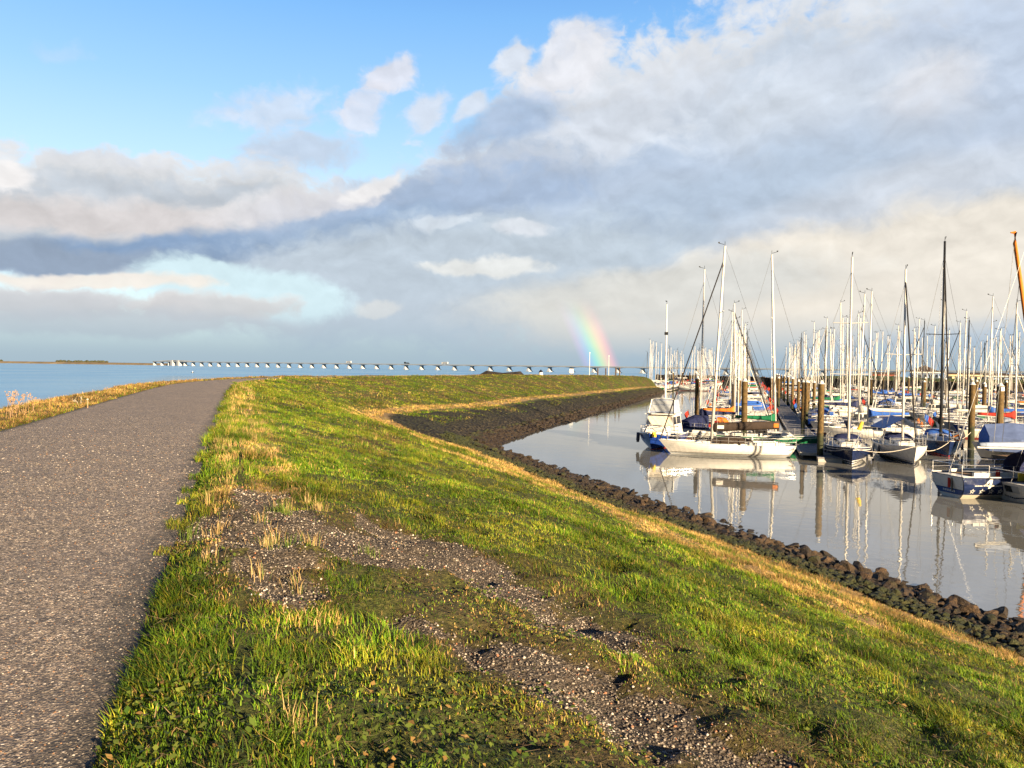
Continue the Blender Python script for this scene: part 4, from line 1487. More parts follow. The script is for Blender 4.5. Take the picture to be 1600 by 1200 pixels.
# ====================================================================== harbour edge behind the boats
PAL = [(66, 352), (84, 322), (104, 262), (127, 196), (170, 176), (250, 150)]
pal = empty('timber_breakwater', (98, 262, 0), 0, 'dark brown timber pile breakwater closing the marina behind the masts', 'breakwater')
org = Vector((98, 262, 0))
pv = [Vector((x, y, 0)) for x, y in PAL]
r_ = random.Random(8)
b = MB(); rails = MB()
for i in range(len(pv) - 1):
    L_ = (pv[i + 1] - pv[i]).length; n_ = int(L_ / 0.62)
    for j in range(n_):
        p = pv[i].lerp(pv[i + 1], j / n_) - org
        h = 3.75 + r_.uniform(-.22, .22); w = r_.uniform(.2, .3)
        b.box((p.x, p.y, h / 2 - .5), (w * 2, w * 2, h + 1), r_.uniform(0, 1.5))
    d = (pv[i + 1] - pv[i]).normalized(); s_ = Vector((d.y, -d.x, 0))
    for z in (1.6, 3.3):
        a_, c_ = pv[i] - org - s_ * .5 + Vector((0, 0, z)), pv[i + 1] - org - s_ * .5 + Vector((0, 0, z))
        rails.tube([a_, c_], 0.16, 4)
po_ = b.build('pile_wall', MT['timber'], pal); tag(po_, kind='stuff')
rails.build('waling', MT['timber'], pal)

bank = mound('harbour_bank', [(118, 330), (135, 262), (165, 215), (260, 170)], 22, 4.9, M_BANK, jit=.08)
tag(bank, kind='structure')


def building(name, px, Y, w, d, h, rz, wall, roof_h, label, eave_mat=None, win=0, pitch=True):
    c = at_depth(px, 582, Y)
    root = empty(name, (c[0], c[1], 2.2), rz, label, 'building')
    b = MB(); b.box((0, 0, h / 2 - 1), (w, d, h + 2)); wl = b.build('wall', wall, root)
    b = MB()
    if pitch:
        b.loft([[(-w / 2 - .5, -d / 2 - .5, h + .02), (w / 2 + .5, -d / 2 - .5, h + .02), (w * .04, -d / 2 + d * .4, h + roof_h), (-w * .04, -d / 2 + d * .4, h + roof_h)],
                [(-w / 2 - .5, d / 2 + .5, h + .02), (w / 2 + .5, d / 2 + .5, h + .02), (w * .04, d / 2 - d * .4, h + roof_h), (-w * .04, d / 2 - d * .4, h + roof_h)]])
    else:
        b.box((0, 0, h + roof_h / 2 + .02), (w + 1, d + 1, roof_h))
    b.build('roof', MT['roof'], root)
    if eave_mat:
        b = MB(); b.box((0, -d / 2 - .56, h - .2), (w + 1.0, .1, .5)); b.build('eave', eave_mat, root)
    for i in range(win):
        x = -w / 2 + w * (i + .5) / win
        b = MB(); b.box((x, -d / 2 - .03, h * .55), (w / win * .55, .08, h * .38)); b.build('window', MT['glass'], root)
    return root


building('harbour_house', 1444, 360, 11.5, 9, 4.1, -.4, MT['wall_b'], 3.0, 'harbour house with dark pointed roof standing behind the masts', MT['wall'], 5)
building('long_hall', 1523, 330, 21, 8, 3.1, -.45, MT['wall_y'], 0.9, 'long low cream harbour hall with flat brown roof behind the grassy bank', MT['wall_y'], 9, False)
building('grey_shed', 1590, 300, 22, 8, 3.0, -.5, MT['wall_b'], 0.7, 'pale grey shed with flat roof at the right edge of the harbour', MT['wall'], 6, False)
building('dark_shed', 1384, 380, 12, 7, 2.8, -.4, MT['brick'], 1.0, 'low dark brick shed left of the pointed roof house', None, 3, False)

# poles, lamps and small harbour beacons near the end of the mole
for px, ytop, Y, zb, lab in ((921, 552, 178, 4.4, 'slim pale pole standing inside the foot of the rainbow'), (951, 557, 184, 4.3, 'slim pale pole on the mole to the right of the rainbow')):
    p = at_depth(px, 586, Y); top = at_depth(px, ytop, Y)
    o = empty('pole', (p[0], p[1], zb), 0, lab, 'pole')
    b = MB(); b.tube([(0, 0, 0), (0, 0, top[2] - zb)], .07, 6, r2=.05); b.build('shaft', MT['alu'], o)
    b = MB(); b.tube([(0, 0, top[2] - zb), (0, 0, top[2] - zb + .25)], .1, 6); b.build('lamp', MT['white'], o)
for px, Y, w, h, lab in ((845, 170, .9, .8, 'small white beacon hut with dark dome on the dyke crest'), (893, 176, .55, .9, 'white sign board on short posts on the dyke crest')):
    p = at_depth(px, 586, Y); z0 = 4.62 if px < 860 else 4.5
    o = empty('beacon' if px < 860 else 'sign', (p[0], p[1], z0), 0, lab, 'beacon' if px < 860 else 'sign')
    if px < 860:
        b = MB(); b.tube([(0, 0, -.3), (0, 0, h)], w / 2, 10); b.build('drum', MT['white'], o)
        b = MB(); b.tube([(0, 0, h), (0, 0, h + .35), (0, 0, h + .6)], w / 2 + .08, 10, r2=.05); b.build('dome', MT['black'], o)
    else:
        b = MB(); b.box((0, 0, h + .35), (w * 1.6, .08, 1.0)); b.build('board', MT['white'], o)
        b = MB(); b.tube([(-.3, 0.08, -.3), (-.3, .08, h)], .05, 5); b.build('post', MT['timber'], o)
        b = MB(); b.tube([(.3, 0.08, -.3), (.3, .08, h)], .05, 5); b.build('post', MT['timber'], o)
for i, (px, Y, h) in enumerate(((934, 192, 1.7), (946.5, 194, 1.7), (962, 200, 2.0), (968, 202, 2.0), (985, 216, 3.2), (989, 217, 3.2), (993, 218, 3.2))):
    p = at_depth(px, 586, Y)
    zb = float(ground_z([p[0]], [p[1]])[0]) if Y < 206 else -.5
    o = empty('timber_post', (p[0], p[1], zb), 0, 'dark timber post in the row at the end of the mole', 'post', 'timber posts at the mole end')
    b = MB(); b.tube([(0, 0, -.4), (0, 0, h)], .16, 7); b.build('shaft', MT['timber'], o)
    b = MB(); b.tube([(0, 0, h), (0, 0, h + .08)], .18, 7); b.build('cap', MT['timber'], o)
# a buoy far out on the sea
p = on_plane(301, 582.5)
o = empty('buoy', (p[0], p[1], 0), 0, 'small dark buoy floating far out on the blue water', 'buoy')
b = MB(); b.tube([(0, 0, -.3), (0, 0, .35)], .9, 10); b.build('float', MT['black'], o)
b = MB(); b.tube([(0, 0, .35), (0, 0, 1.1)], .3, 8, r2=.12); b.build('topmark', MT['cap'], o)

# dead umbels and stalks on the seaward verge
r_ = random.Random(21)
def dry_plant(px, py, h, n_, lab, group):
    q = on_plane(px, py, 4.85)
    x, y = q[0], q[1]
    z = float(ground_z([x], [y])[0])
    o = empty('dry_plant', (x, y, z - .02), 0, lab, 'plant', group)
    b = MB(); hd = MB()
    for i in range(n_):
        bx, by = r_.gauss(0, .12), r_.gauss(0, .08)
        hh = h * r_.uniform(.55, 1.0); lx = r_.gauss(0, .12)
        top = (bx + lx, by + r_.gauss(0, .06), hh)
        b.tube([(bx, by, 0), (bx + lx * .4, by, hh * .55), top], .006, 4, r2=.004)
        for j in range(5):
            a = r_.uniform(0, 6.28); e = (top[0] + math.cos(a) * .07, top[1] + math.sin(a) * .05, hh + r_.uniform(-.08, .06))
            b.tube([(top[0], top[1], hh - .09), e], .004, 3)
            hd.box(e, (.03, .03, .018), a)
    b.build('stem', MT['rope'] if n_ < 3 else M_DRY, o); hd.build('seed_head', M_DRY, o)


M_DRY = paint('dry_stalk', (0.30, 0.19, 0.10), 0.9, 0, 0.25, 20)
for px, py, h, n_ in ((12, 655, .75, 6), (24, 652, .8, 7), (38, 649, .7, 5), (52, 646, .55, 3), (122, 631, .4, 2), (171, 619, .45, 3), (262, 603, .4, 3)):
    dry_plant(px, py, h, n_, 'brown dead stalks with seed heads on the seaward verge of the path', 'dead stalks on the seaward verge')
q = on_plane(137, 637, 4.85)
o = empty('marker_stake', (q[0], q[1], float(ground_z([q[0]], [q[1]])[0])), 0, 'short brown wooden stake in the verge left of the path', 'stake')
b = MB(); b.box((0, 0, .15), (.035, .035, .34)); b.build('shaft', M_DRY, o)
b = MB(); b.box((0, 0, .33), (.045, .045, .04)); b.build('head', MT['rope'], o)


# ====================================================================== boats
class Hull:
    """sail or motor boat hull, bow towards +x, waterline at z = 0"""
    def __init__(s, L, B, fb, fs, stern=0.72, rake=0.9, trake=0.35, full=2.3, vee=1.5, sag=0.06):
        s.L, s.B, s.fb, s.fs, s.stern, s.rake, s.trake, s.full, s.vee, s.sag = L, B, fb, fs, stern, rake, trake, full, vee, sag

    def half(s, u):
        if u < 0.45:
            f = s.stern + (1 - s.stern) * math.sin(math.pi / 2 * u / 0.45) ** 0.9
        else:
            f = max(0.0, 1 - ((u - 0.45) / 0.55) ** s.full)
        return s.B / 2 * f

    def sheer(s, u):
        return s.fs + (s.fb - s.fs) * u ** 1.7 - s.sag * math.sin(math.pi * u)

    def pt(s, u, v):
        """v 0 = under the water, 1 = sheer; starboard is -y"""
        zs = s.sheer(u); zb = -0.35
        z = zb + (zs - zb) * v
        k = 3.2 - s.vee * u ** 1.5
        yb = s.half(u) * (1 - (1 - v) ** max(k, 1.15))
        if u > .97: yb = max(yb, 0.012 * v)
        x = -s.L / 2 + s.L * u - s.rake * (1 - v) * u ** 5 + s.trake * (1 - v) * (1 - u) ** 6 * (1 if s.trake > 0 else 1)
        return x, yb, z

    def at_z(s, u, z):
        zs = s.sheer(u); zb = -0.35
        v = min(max((z - zb) / (zs - zb), 0), 1)
        return s.pt(u, v)

    def side_y(s, x, z):
        lo, hi = 0.0, 1.0
        for _ in range(30):
            md = (lo + hi) / 2
            if s.at_z(md, z)[0] < x: lo = md
            else: hi = md
        return s.at_z(lo, z)[1]

    def build(s, mat, parent, nu=22, nv=8, transom=None):
        b = MB()
        us_ = [i / nu for i in range(nu + 1)]
        rings = []
        for u in us_:
            st = [s.pt(u, v / nv) for v in range(nv + 1)]
            ring = [(x, -y, z) for x, y, z in reversed(st)] + [(x, y, z) for x, y, z in st[1:]]
            rings.append(ring)
        b.loft(rings, closed=False, cap=False)
        b.add(rings[0], [tuple(range(len(rings[0])))])
        return b.build('hull', mat, parent)

    def deck(s, mat, parent, nu=18, drop=0.05, camber=0.06):
        b = MB(); rings = []
        for i in range(nu + 1):
            u = i / nu * 0.992
            x, y, z = s.pt(u, 1.0); y = max(y - .03, 0.004); z -= drop
            rings.append([(x, -y, z), (x, -y * .5, z + camber * .75), (x, 0, z + camber), (x, y * .5, z + camber * .75), (x, y, z)])
        b.loft(rings, closed=False, cap=False)
        return b.build('deck', mat, parent, True)

    def band(s, name, mat, parent, z0, z1, off=0.008, nu=26, rel=False, u0=0.0, u1=0.995):
        b = MB()
        for sgn in (-1, 1):
            rings = []
            for i in range(nu + 1):
                u = u0 + (u1 - u0) * i / nu
                za, zb = (s.sheer(u) + z0, s.sheer(u) + z1) if rel else (z0, z1)
                p, q = s.at_z(u, za), s.at_z(u, zb)
                rings.append([(p[0], sgn * (p[1] + off), p[2]), (q[0], sgn * (q[1] + off), q[2])])
            b.loft(rings, closed=False, cap=False)
        # across the transom
        p, q = (s.at_z(u0, z0), s.at_z(u0, z1)) if not rel else (s.at_z(u0, s.sheer(u0) + z0), s.at_z(u0, s.sheer(u0) + z1))
        if u0 == 0.0:
            b.add([(p[0] - off, -p[1] - off, p[2]), (p[0] - off, p[1] + off, p[2]), (q[0] - off, q[1] + off, q[2]), (q[0] - off, -q[1] - off, q[2])], [(0, 1, 2, 3)])
        return b.build(name, mat, parent)

    def rail_line(s, u0, u1, h, n=10, inset=.08):
        out_ = []
        for sgn in (-1, 1):
            out_.append([(s.pt(u0 + (u1 - u0) * i / n, 1)[0], sgn * max(s.pt(u0 + (u1 - u0) * i / n, 1)[1] - inset, .02), s.sheer(u0 + (u1 - u0) * i / n) + h) for i in range(n + 1)])
        return out_


def cab_loft(b, x0, x1, w0, w1, z0, z1, rf=0.4, rb=0.1, tw=0.84, camber=0.06, zf=None, mi=0):
    """cabin body between x0 (aft) and x1 (fore)"""
    zf = z1 if zf is None else zf
    base = [(x0, -w0, z0), (x1, -w1, z0), (x1, w1, z0), (x0, w0, z0)]
    tx0, tx1 = x0 + rb, x1 - rf
    n = 5
    V = list(base)
    top = []
    for x, w, z in ((tx0, w0 * tw, z1), (tx1, w1 * tw, zf)):
        for i in range(n + 1):
            f = i / n * 2 - 1
            top.append((x, w * f, z + camber * (1 - f * f)))
    V += top
    o = 4; p = 4 + n + 1
    Fc = [(0, 1, p, o), (2, 3, o + n, p + n)]
    Fc += [tuple([3, 0] + [o + i for i in range(n + 1)])]
    Fc += [tuple([1, 2] + [p + i for i in range(n, -1, -1)])]
    for i in range(n):
        Fc.append((o + i, p + i, p + i + 1, o + i + 1))
    b.add(V, Fc, mi)


def cab_window(b, x0, x1, w0, w1, z0, z1, tw, X0, X1, f0, f1, out_=0.012, H=None):
    """dark strip on both cabin sides, from X0 to X1, height fractions f0..f1"""
    def side(x, f):
        k = (x - x0) / (x1 - x0); w = w0 + (w1 - w0) * k
        return w * (1 + (tw - 1) * f) + out_, z0 + (z1 - z0) * f
    for sgn in (-1, 1):
        q = []
        for x, f in ((X0, f0), (X1, f0), (X1 - .1, f1), (X0 + .05, f1)):
            y, z = side(x, f); q.append((x, sgn * y, z))
        b.add(q, [(0, 1, 2, 3)])


def sailboat(root, L=9.5, B=3.1, mast_h=13.5, hull='white', stripe='navy', cover='c_navy', hood='c_navy', rig=0.02, mast_r=0.085,
             mast='alu', detail=1, spreaders=(0.5,), boom_side=0.0, furl=True, fender=True, fb=None, deckm='deck', roof='white', H=None, cove=None, stern=0.72,
             mast_u=0.56, mast_rake=0.18, boom_droop=0.0, cabin_h=0.42, ensign=None):
    fb = fb or 0.115 * L
    H = H or Hull(L, B, fb, fb * .82, stern=stern)
    h = H.build(MT[hull], root)
    H.band('boot_stripe', MT[stripe], h, 0.03, 0.13)
    if cove: H.band('cove_stripe', MT[cove], h, -.16, -.11, rel=True)
    d = H.deck(MT[deckm], root)
    # toe rail
    b = MB()
    for ln in H.rail_line(0, .985, 0.02, 20, 0.0): b.tube(ln, .028, 4)
    b.build('toe_rail', MT[roof], d)
    zx = H.sheer(.5)
    # cabin trunk
    cx0, cx1 = -L * .08, L * .27
    w0, w1 = B * .32, B * .2
    b = MB(); cab_loft(b, cx0, cx1, w0, w1, zx - .12, zx + cabin_h, .7, .05, .82, .06, zx + cabin_h * .8)
    cab = b.build('cabin', MT[roof], root)
    b = MB(); cab_window(b, cx0, cx1, w0, w1, zx - .12, zx + cabin_h, .82, cx0 + L * .03, cx0 + L * .2, .45, .85)
    b.build('window', MT['glass'], cab)
    if detail:
        b = MB(); b.box((cx1 * .55, 0, zx + cabin_h * .9 + .06), (.55, .55, .06)); b.build('hatch', MT['glass'], cab)
    # cockpit coaming and well
    b = MB()
    for sgn in (-1, 1): b.box((-L * .26, sgn * B * .27, zx + .05), (L * .32, .14, .3))
    b.build('coaming', MT[roof], root)
    b = MB(); b.box((-L * .26, 0, zx + .012), (L * .32, B * .5, .05)); b.build('cockpit', MT['rubber' if not detail else 'teak'], root)
    # mast
    mx = -L / 2 + L * mast_u; mz = zx + cabin_h * .9
    tx = mx - mast_rake * mast_h / 13
    top = Vector((tx, 0, mast_h))
    b = MB(); b.tube([(mx, 0, mz - .1), ((mx + tx) / 2, 0, (mz + mast_h) / 2), top], mast_r, 8, r2=mast_r * .72)
    m_ = b.build('mast', MT[mast], root, True)
    b = MB(); b.tube([top, top + Vector((0, 0, .35))], .018, 4); b.tube([top + Vector((.05, 0, .12)), top + Vector((.45, 0, .22))], .018, 4); b.box(top + Vector((.45, 0, .27)), (.12, .05, .1))
    b.build('masthead_gear', MT['alu_dark'], m_)
    sp_pts = []
    for f in spreaders:
        p = Vector((mx + (tx - mx) * f, 0, mz + (mast_h - mz) * f)); w = B * .40 * (1.1 - .25 * f)
        b = MB()
        for sgn in (-1, 1): b.tube([p, p + Vector((-.12, sgn * w, .06))], .03 + .2 * (rig - .012), 4)
        b.build('spreader', MT[mast], m_)
        sp_pts.append((p, w))
    # rigging
    b = MB()
    bow = Vector((L / 2 - .12, 0, H.sheer(1) + .05)); ste = Vector((-L / 2 + .1, 0, H.sheer(0) + .05))
    hs = Vector((mx + (tx - mx) * .93, 0, mz + (mast_h - mz) * .93))
    b.tube([top, ste], rig * .8, 3, cap=False)
    for sgn in (-1, 1):
        ch = Vector((mx - .25, sgn * B * .44, H.sheer(mast_u)))
        pts = [hs]
        for p, w in reversed(sp_pts): pts.append(p + Vector((-.12, sgn * w, .06)))
        pts.append(ch); b.tube(pts, rig * .8, 3, cap=False)
        if sp_pts: b.tube([sp_pts[0][0], ch + Vector((.3, 0, 0))], rig * .7, 3, cap=False)
    b.build('rigging', MT['wire'], root)
    b = MB()
    if furl == 'dark':
        b.tube([hs, bow], .05, 6); b.build('furled_jib', MT['c_black'], root)
    elif furl:
        b.tube([hs, hs.lerp(bow, .1), hs.lerp(bow, .94), bow], .03 + rig * .5, 6, r2=.045); b.build('furled_jib', MT['c_white'], root)
    else:
        b.tube([hs, bow], rig, 3); b.build('forestay', MT['wire'], root)
    # boom with the sail packed on it
    bz = mz + .95; bl = L * .40
    be = Vector((mx - bl, boom_side, bz + .12 - boom_droop))
    b = MB(); b.tube([(mx - .05, 0, bz), be], .06, 6); bo = b.build('boom', MT[mast], root)
    if cover:
        b = MB(); rings = []
        for i in range(9):
            f = i / 8; c = Vector((mx - .02, 0, bz)).lerp(be, f * .97)
            hh = .46 * (1 - .55 * f) + .05 + (.5 if i == 0 else .14 if i == 1 else 0); ww = .16 * (1 - .3 * f) + .02
            rings.append([c + Vector((0, ww * math.cos(a), hh * .5 * math.sin(a) * (1.25 if math.sin(a) > 0 else .55) + .1)) for a in [2 * math.pi * k / 8 for k in range(8)]])
        b.loft(rings); b.build('sail_cover', MT[cover], bo, True)
    # sprayhood
    if hood:
        b = MB(); rings = []
        for x, hh, ww in ((cx0 + .65, .06, .9), (cx0 + .3, .40, 1.0), (cx0 - .25, .52, 1.0), (cx0 - .62, .50, 1.0)):
            ring = []
            for k in range(9):
                a = math.pi * k / 8
                ring.append((x, B * .31 * ww * math.cos(a), zx + cabin_h * .72 + hh * (math.sin(a) ** .6)))
            rings.append(ring)
        b.loft(rings, closed=False, cap=False); b.build('sprayhood', MT[hood], root, True)
    # rails
    if detail:
        b = MB(); r_ = .018 + rig * .3
        for ln in H.rail_line(.86, .985, .62, 5):
            b.tube(ln, r_, 5); b.tube([(p[0], p[1], p[2] - .3) for p in ln], r_ * .8, 5)
            for p in (ln[0], ln[3]): b.tube([(p[0], p[1], p[2] - .62), p], r_, 5)
        a_ = H.rail_line(.86, .985, .62, 5); b.tube([a_[0][-1], (L / 2 + .05, 0, H.sheer(1) + .62), a_[1][-1]], r_, 5)
        b.build('pulpit', MT['steel'], root)
        b = MB()
        for ln in H.rail_line(.0, .13, .62, 3):
            b.tube(ln, r_, 5); b.tube([(p[0], p[1], p[2] - .3) for p in ln], r_ * .8, 5)
            for p in (ln[0], ln[-1]): b.tube([(p[0], p[1], p[2] - .62), p], r_, 5)
        a_ = H.rail_line(.0, .13, .62, 3); b.tube([a_[0][0], a_[1][0]], r_, 5)
        b.build('pushpit', MT['steel'], root)
        b = MB()
        for ln in H.rail_line(.13, .86, .60, 6):
            for p in ln[1:-1]: b.tube([(p[0], p[1], p[2] - .6), p], r_ * 1.1, 5)
            b.tube(ln, .008 + rig * .3, 3, cap=False); b.tube([(p[0], p[1], p[2] - .28) for p in ln], .008 + rig * .3, 3, cap=False)
        b.build('guard_rail', MT['steel'], root)
    if ensign:
        x0 = -L / 2 + .25; z0 = H.sheer(0)
        b = MB(); b.tube([(x0, B * .15, z0 + .1), (x0 - .35, B * .15, z0 + 1.5)], .02, 4); fs_ = b.build('flagstaff', MT['teak'], root)
        b = MB(); b.loft([[(x0 - .3 - .12 * k + .05 * math.sin(k * 2), B * .15 + .06 * math.sin(k * 1.7), z0 + 1.45 - .14 * k), (x0 - .2 - .08 * k, B * .15 + .08 * math.sin(k * 1.7 + .6), z0 + 1.0 - .15 * k)] for k in range(5)], closed=False, cap=False)
        b.build('ensign', MT[ensign], fs_)
        b = MB(); b.tube([(-L / 2 + .3, -B * .28, z0 + .35), (-L / 2 + .2, -B * .36, z0 + .6), (-L / 2 + .3, -B * .28, z0 + .75), (-L / 2 + .4, -B * .2, z0 + .6)], .09, 6); b.build('horseshoe_buoy', MT['c_orange'], root)
    if fender:
        for sgn, u in ((-1, .35), (-1, .55), (1, .35), (1, .55)):
            x, y, z = H.at_z(u, H.sheer(u) * .55)
            b = MB(); b.tube([(x, sgn * (y + .15), z - .3), (x, sgn * (y + .15), z - .2), (x, sgn * (y + .13), z + .28), (x, sgn * (y + .1), z + .36)], .12, 8, r2=.06)
            b.build('fender', MT['fender' if u < .5 else 'fender_dark'], root, True)
    return H


def motorboat(root, L=9.0, B=3.1, hull='white', stripe='navy', tent=None, fly=True, roof='white', pole=False, mast_h=0, deckm='deck'):
    H = Hull(L, B, .145 * L, .1 * L, stern=.9, rake=1.1, trake=-.1, full=2.0, vee=1.9)
    h = H.build(MT[hull], root); H.band('boot_stripe', MT[stripe], h, .03, .15)
    H.deck(MT[deckm], root)
    zx = H.sheer(.5)
    b = MB()
    for ln in H.rail_line(0, .985, 0.02, 20, -.02): b.tube(ln, .05, 5)
    b.build('rubbing_strake', MT[roof], root)
    b = MB(); cab_loft(b, L * .0, L * .33, B * .38, B * .2, zx - .15, zx + .5, .7, .0, .85, .05)
    fc = b.build('fore_cabin', MT[roof], root)
    b = MB(); cab_window(b, L * .0, L * .33, B * .38, B * .2, zx - .15, zx + .5, .85, L * .06, L * .22, .55, .85); b.build('window', MT['glass'], fc)
    b = MB(); cab_loft(b, -L * .22, L * .14, B * .40, B * .36, zx - .1, zx + 1.35, .75, .15, .82, .06)
    wh = b.build('wheelhouse', MT[roof], root)
    b = MB(); cab_window(b, -L * .22, L * .14, B * .40, B * .36, zx - .1, zx + 1.35, .82, -L * .19, -L * .03, .5, .88); cab_window(b, -L * .22, L * .14, B * .40, B * .36, zx - .1, zx + 1.35, .82, -L * .02, L * .085, .5, .88)
    b.build('window', MT['glass'], wh)
    # windscreen
    f0, f1 = .48, .9
    def sc(f, y): return (L * .14 - .75 * f + .014, y * B * .36 * (1 - .18 * f), zx - .1 + 1.45 * f + .01)
    b = MB()
    for y0, y1 in ((-.94, -.36), (-.3, .3), (.36, .94)):
        b.add([sc(f0, y0), sc(f0, y1), sc(f1, y1), sc(f1, y0)], [(0, 1, 2, 3)])
    b.build('windscreen', MT['glass'], wh)
    if fly:
        b = MB(); cab_loft(b, -L * .2, L * .03, B * .33, B * .30, zx + 1.36, zx + 1.85, .35, .0, .9, .0); b.build('flybridge', MT[roof], root)
        b = MB(); b.tube([(-L * .16, -B * .3, zx + 1.8), (-L * .18, -B * .27, zx + 2.7), (-L * .18, B * .27, zx + 2.7), (-L * .16, B * .3, zx + 1.8)], .05, 6); b.build('radar_arch', MT[roof], root)
    if tent:
        b = MB(); rings = []
        for x, hh in ((-L * .2, 1.3), (-L * .33, 1.3), (-L * .47, .75)):
            rings.append([(x, B * .43 * math.cos(math.pi * k / 8), zx - .1 + hh * math.sin(math.pi * k / 8) ** .45) for k in range(9)])
        b.loft(rings, closed=False, cap=False)
        b.add([tuple(q) for q in rings[-1]], [tuple(range(9))])
        b.build('cockpit_tent', MT[tent], root)
    if mast_h:
        b = MB(); b.tube([(-L * .06, 0, zx + 1.3), (-L * .07, 0, mast_h)], .075, 7, r2=.05); m_ = b.build('mast', MT['alu'], root)
        b = MB(); b.box((-L * .06, 0, mast_h * .8), (.3, .5, .12)); b.build('radar', MT['white'], m_)
    b = MB()
    for ln in H.rail_line(.45, .985, .65, 7):
        b.tube(ln, .026, 5)
        for p in ln[::2]: b.tube([(p[0], p[1], p[2] - .65), p], .022, 4)
    a_ = H.rail_line(.45, .985, .65, 7); b.tube([a_[0][-1], (L / 2 + .05, 0, H.sheer(1) + .65), a_[1][-1]], .026, 5)
    b.build('guard_rail', MT['steel'], root)
    return H


def heading(dx, dy):
    return math.atan2(dy, dx)


# ---------------------------------------------------------------------- the boats one can single out
def star(cx, cz, r, ri=.42, rot=0.0):
    o_ = [(cx + (r if k % 2 == 0 else r * ri) * math.sin(math.pi * k / 5 + rot), cz + (r if k % 2 == 0 else r * ri) * math.cos(math.pi * k / 5 + rot)) for k in range(10)]
    i_ = [(cx + (x - cx) * .52, cz + (z - cz) * .52) for x, z in o_]
    return o_, i_


# blue motor cruiser with a mast
p = on_plane(1026, 704)
mc = empty('motor_cruiser', (p[0] + 1.0, p[1] + 3.6, 0), heading(-.40, -.92), 'blue hulled motor cruiser with stepped white cabin, beyond the long white racing yacht bow', 'motor boat')
L, B = 8.6, 3.3
H = Hull(L, B, 1.42, 1.0, stern=.9, rake=1.2, trake=-.1, full=2.2, vee=2.0)
h_ = H.build(MT['blue'], mc, 26, 10); H.band('boot_stripe', MT['red'], h_, -.02, .07)
H.deck(MT['deck'], mc)
b = MB()
for ln in H.rail_line(0, .99, .02, 24, -.03): b.tube(ln, .065, 6)
b.build('rubbing_strake', MT['white'], mc)
zx = 1.15
b = MB(); cab_loft(b, -.2, 2.9, 1.25, .75, zx - .1, zx + .62, .75, 0, .86, .06); fc = b.build('fore_cabin', MT['white'], mc)
b = MB(); b.add([(2.86 - .75 * f + .03, y * .75 * (1 - .14 * f), zx - .1 + .72 * f) for f, y in ((.2, -.9), (.2, .9), (.85, .9), (.85, -.9))], [(0, 1, 2, 3)]); b.build('window', MT['curtain'], fc)
b = MB(); b.box((1.3, 0, zx + .7), (.6, .6, .07)); b.build('hatch', MT['glass'], fc)
b = MB(); cab_loft(b, -2.6, 1.0, 1.36, 1.22, zx - .1, zx + 1.55, .85, .1, .84, .05); wh = b.build('wheelhouse', MT['white'], mc)
b = MB(); b.add([(1.0 - .85 * f + .02, y * 1.22 * (1 - .16 * f), zx - .1 + 1.65 * f + .01) for f, y in ((.42, -.93), (.42, .93), (.9, .93), (.9, -.93))], [(0, 1, 2, 3)]); b.build('windscreen', MT['curtain'], wh)
b = MB(); cab_window(b, -2.6, 1.0, 1.36, 1.22, zx - .1, zx + 1.55, .84, -2.3, -.9, .5, .88); cab_window(b, -2.6, 1.0, 1.36, 1.22, zx - .1, zx + 1.55, .84, -.75, .25, .5, .88); b.build('window', MT['glass'], wh)
b = MB(); b.box((-1.0, 0, zx + 1.60), (3.1, 2.5, .09)); b.build('roof', MT['white'], wh)
b = MB(); b.box((.1, 0, zx + 1.70), (.5, .6, .08)); b.build('roof_hatch', MT['glass'], wh)
b = MB(); cab_loft(b, -2.5, -.25, 1.15, 1.05, zx + 1.66, zx + 2.75, .55, .1, .86, .05); up = b.build('upper_cabin', MT['c_grey'], mc)
b = MB(); b.add([(-.25 - .55 * f + .03, y * 1.05 * (1 - .14 * f), zx + 1.66 + 1.09 * f + .01) for f, y in ((.12, -.95), (.12, .95), (.58, .95), (.58, -.95))], [(0, 1, 2, 3)])
b.add([(-.25 - .55 * f + .03, y * 1.05 * (1 - .14 * f), zx + 1.66 + 1.09 * f + .01) for f, y in ((.64, -.93), (.64, .93), (.94, .9), (.94, -.9))], [(0, 1, 2, 3)])
b.build('windscreen', MT['grey'], up)
b = MB(); b.tube([(-.2, -1.1, zx + 1.66), (-.75, -.98, zx + 2.75), (-.78, -.6, zx + 2.86), (-.78, .6, zx + 2.86), (-.75, .98, zx + 2.75), (-.2, 1.1, zx + 1.66)], .06, 6); b.build('frame_arch', MT['white'], up)
b = MB(); b.tube([(-1.15, .1, zx + 2.7), (-1.2, .1, 12.1)], .085, 8, r2=.055); m_ = b.build('mast', MT['alu'], mc)
b = MB(); b.tube([(-1.2, .1, 12.1), (-1.2, .1, 12.4)], .02, 4); b.box((-1.0, .1, 12.35), (.4, .06, .08)); b.box((-1.15, .1, 9.6), (.12, .3, .25)); b.build('masthead_gear', MT['alu_dark'], m_)
b = MB()
for ln in H.rail_line(.4, .985, .7, 8):
    b.tube(ln, .024, 5); b.tube([(q[0], q[1], q[2] - .33) for q in ln], .016, 4)
    for q in ln[::2]: b.tube([(q[0], q[1], q[2] - .7), q], .022, 4)
a_ = H.rail_line(.4, .985, .7, 8); b.tube([a_[0][-1], (L / 2 + .1, 0, H.sheer(1) + .7), a_[1][-1]], .024, 5)
b.build('guard_rail', MT['steel'], mc)
q = H.pt(.965, 1.0)
b = MB(); b.tube([(q[0] + .1, .4, q[2] - .28), (q[0] + .1, .4, q[2] - .2), (q[0] + .06, .36, q[2] + .1)], .17, 8); b.build('fender', MT['c_yellow'], mc, True)
x, y, z = H.pt(.72, 1.0)
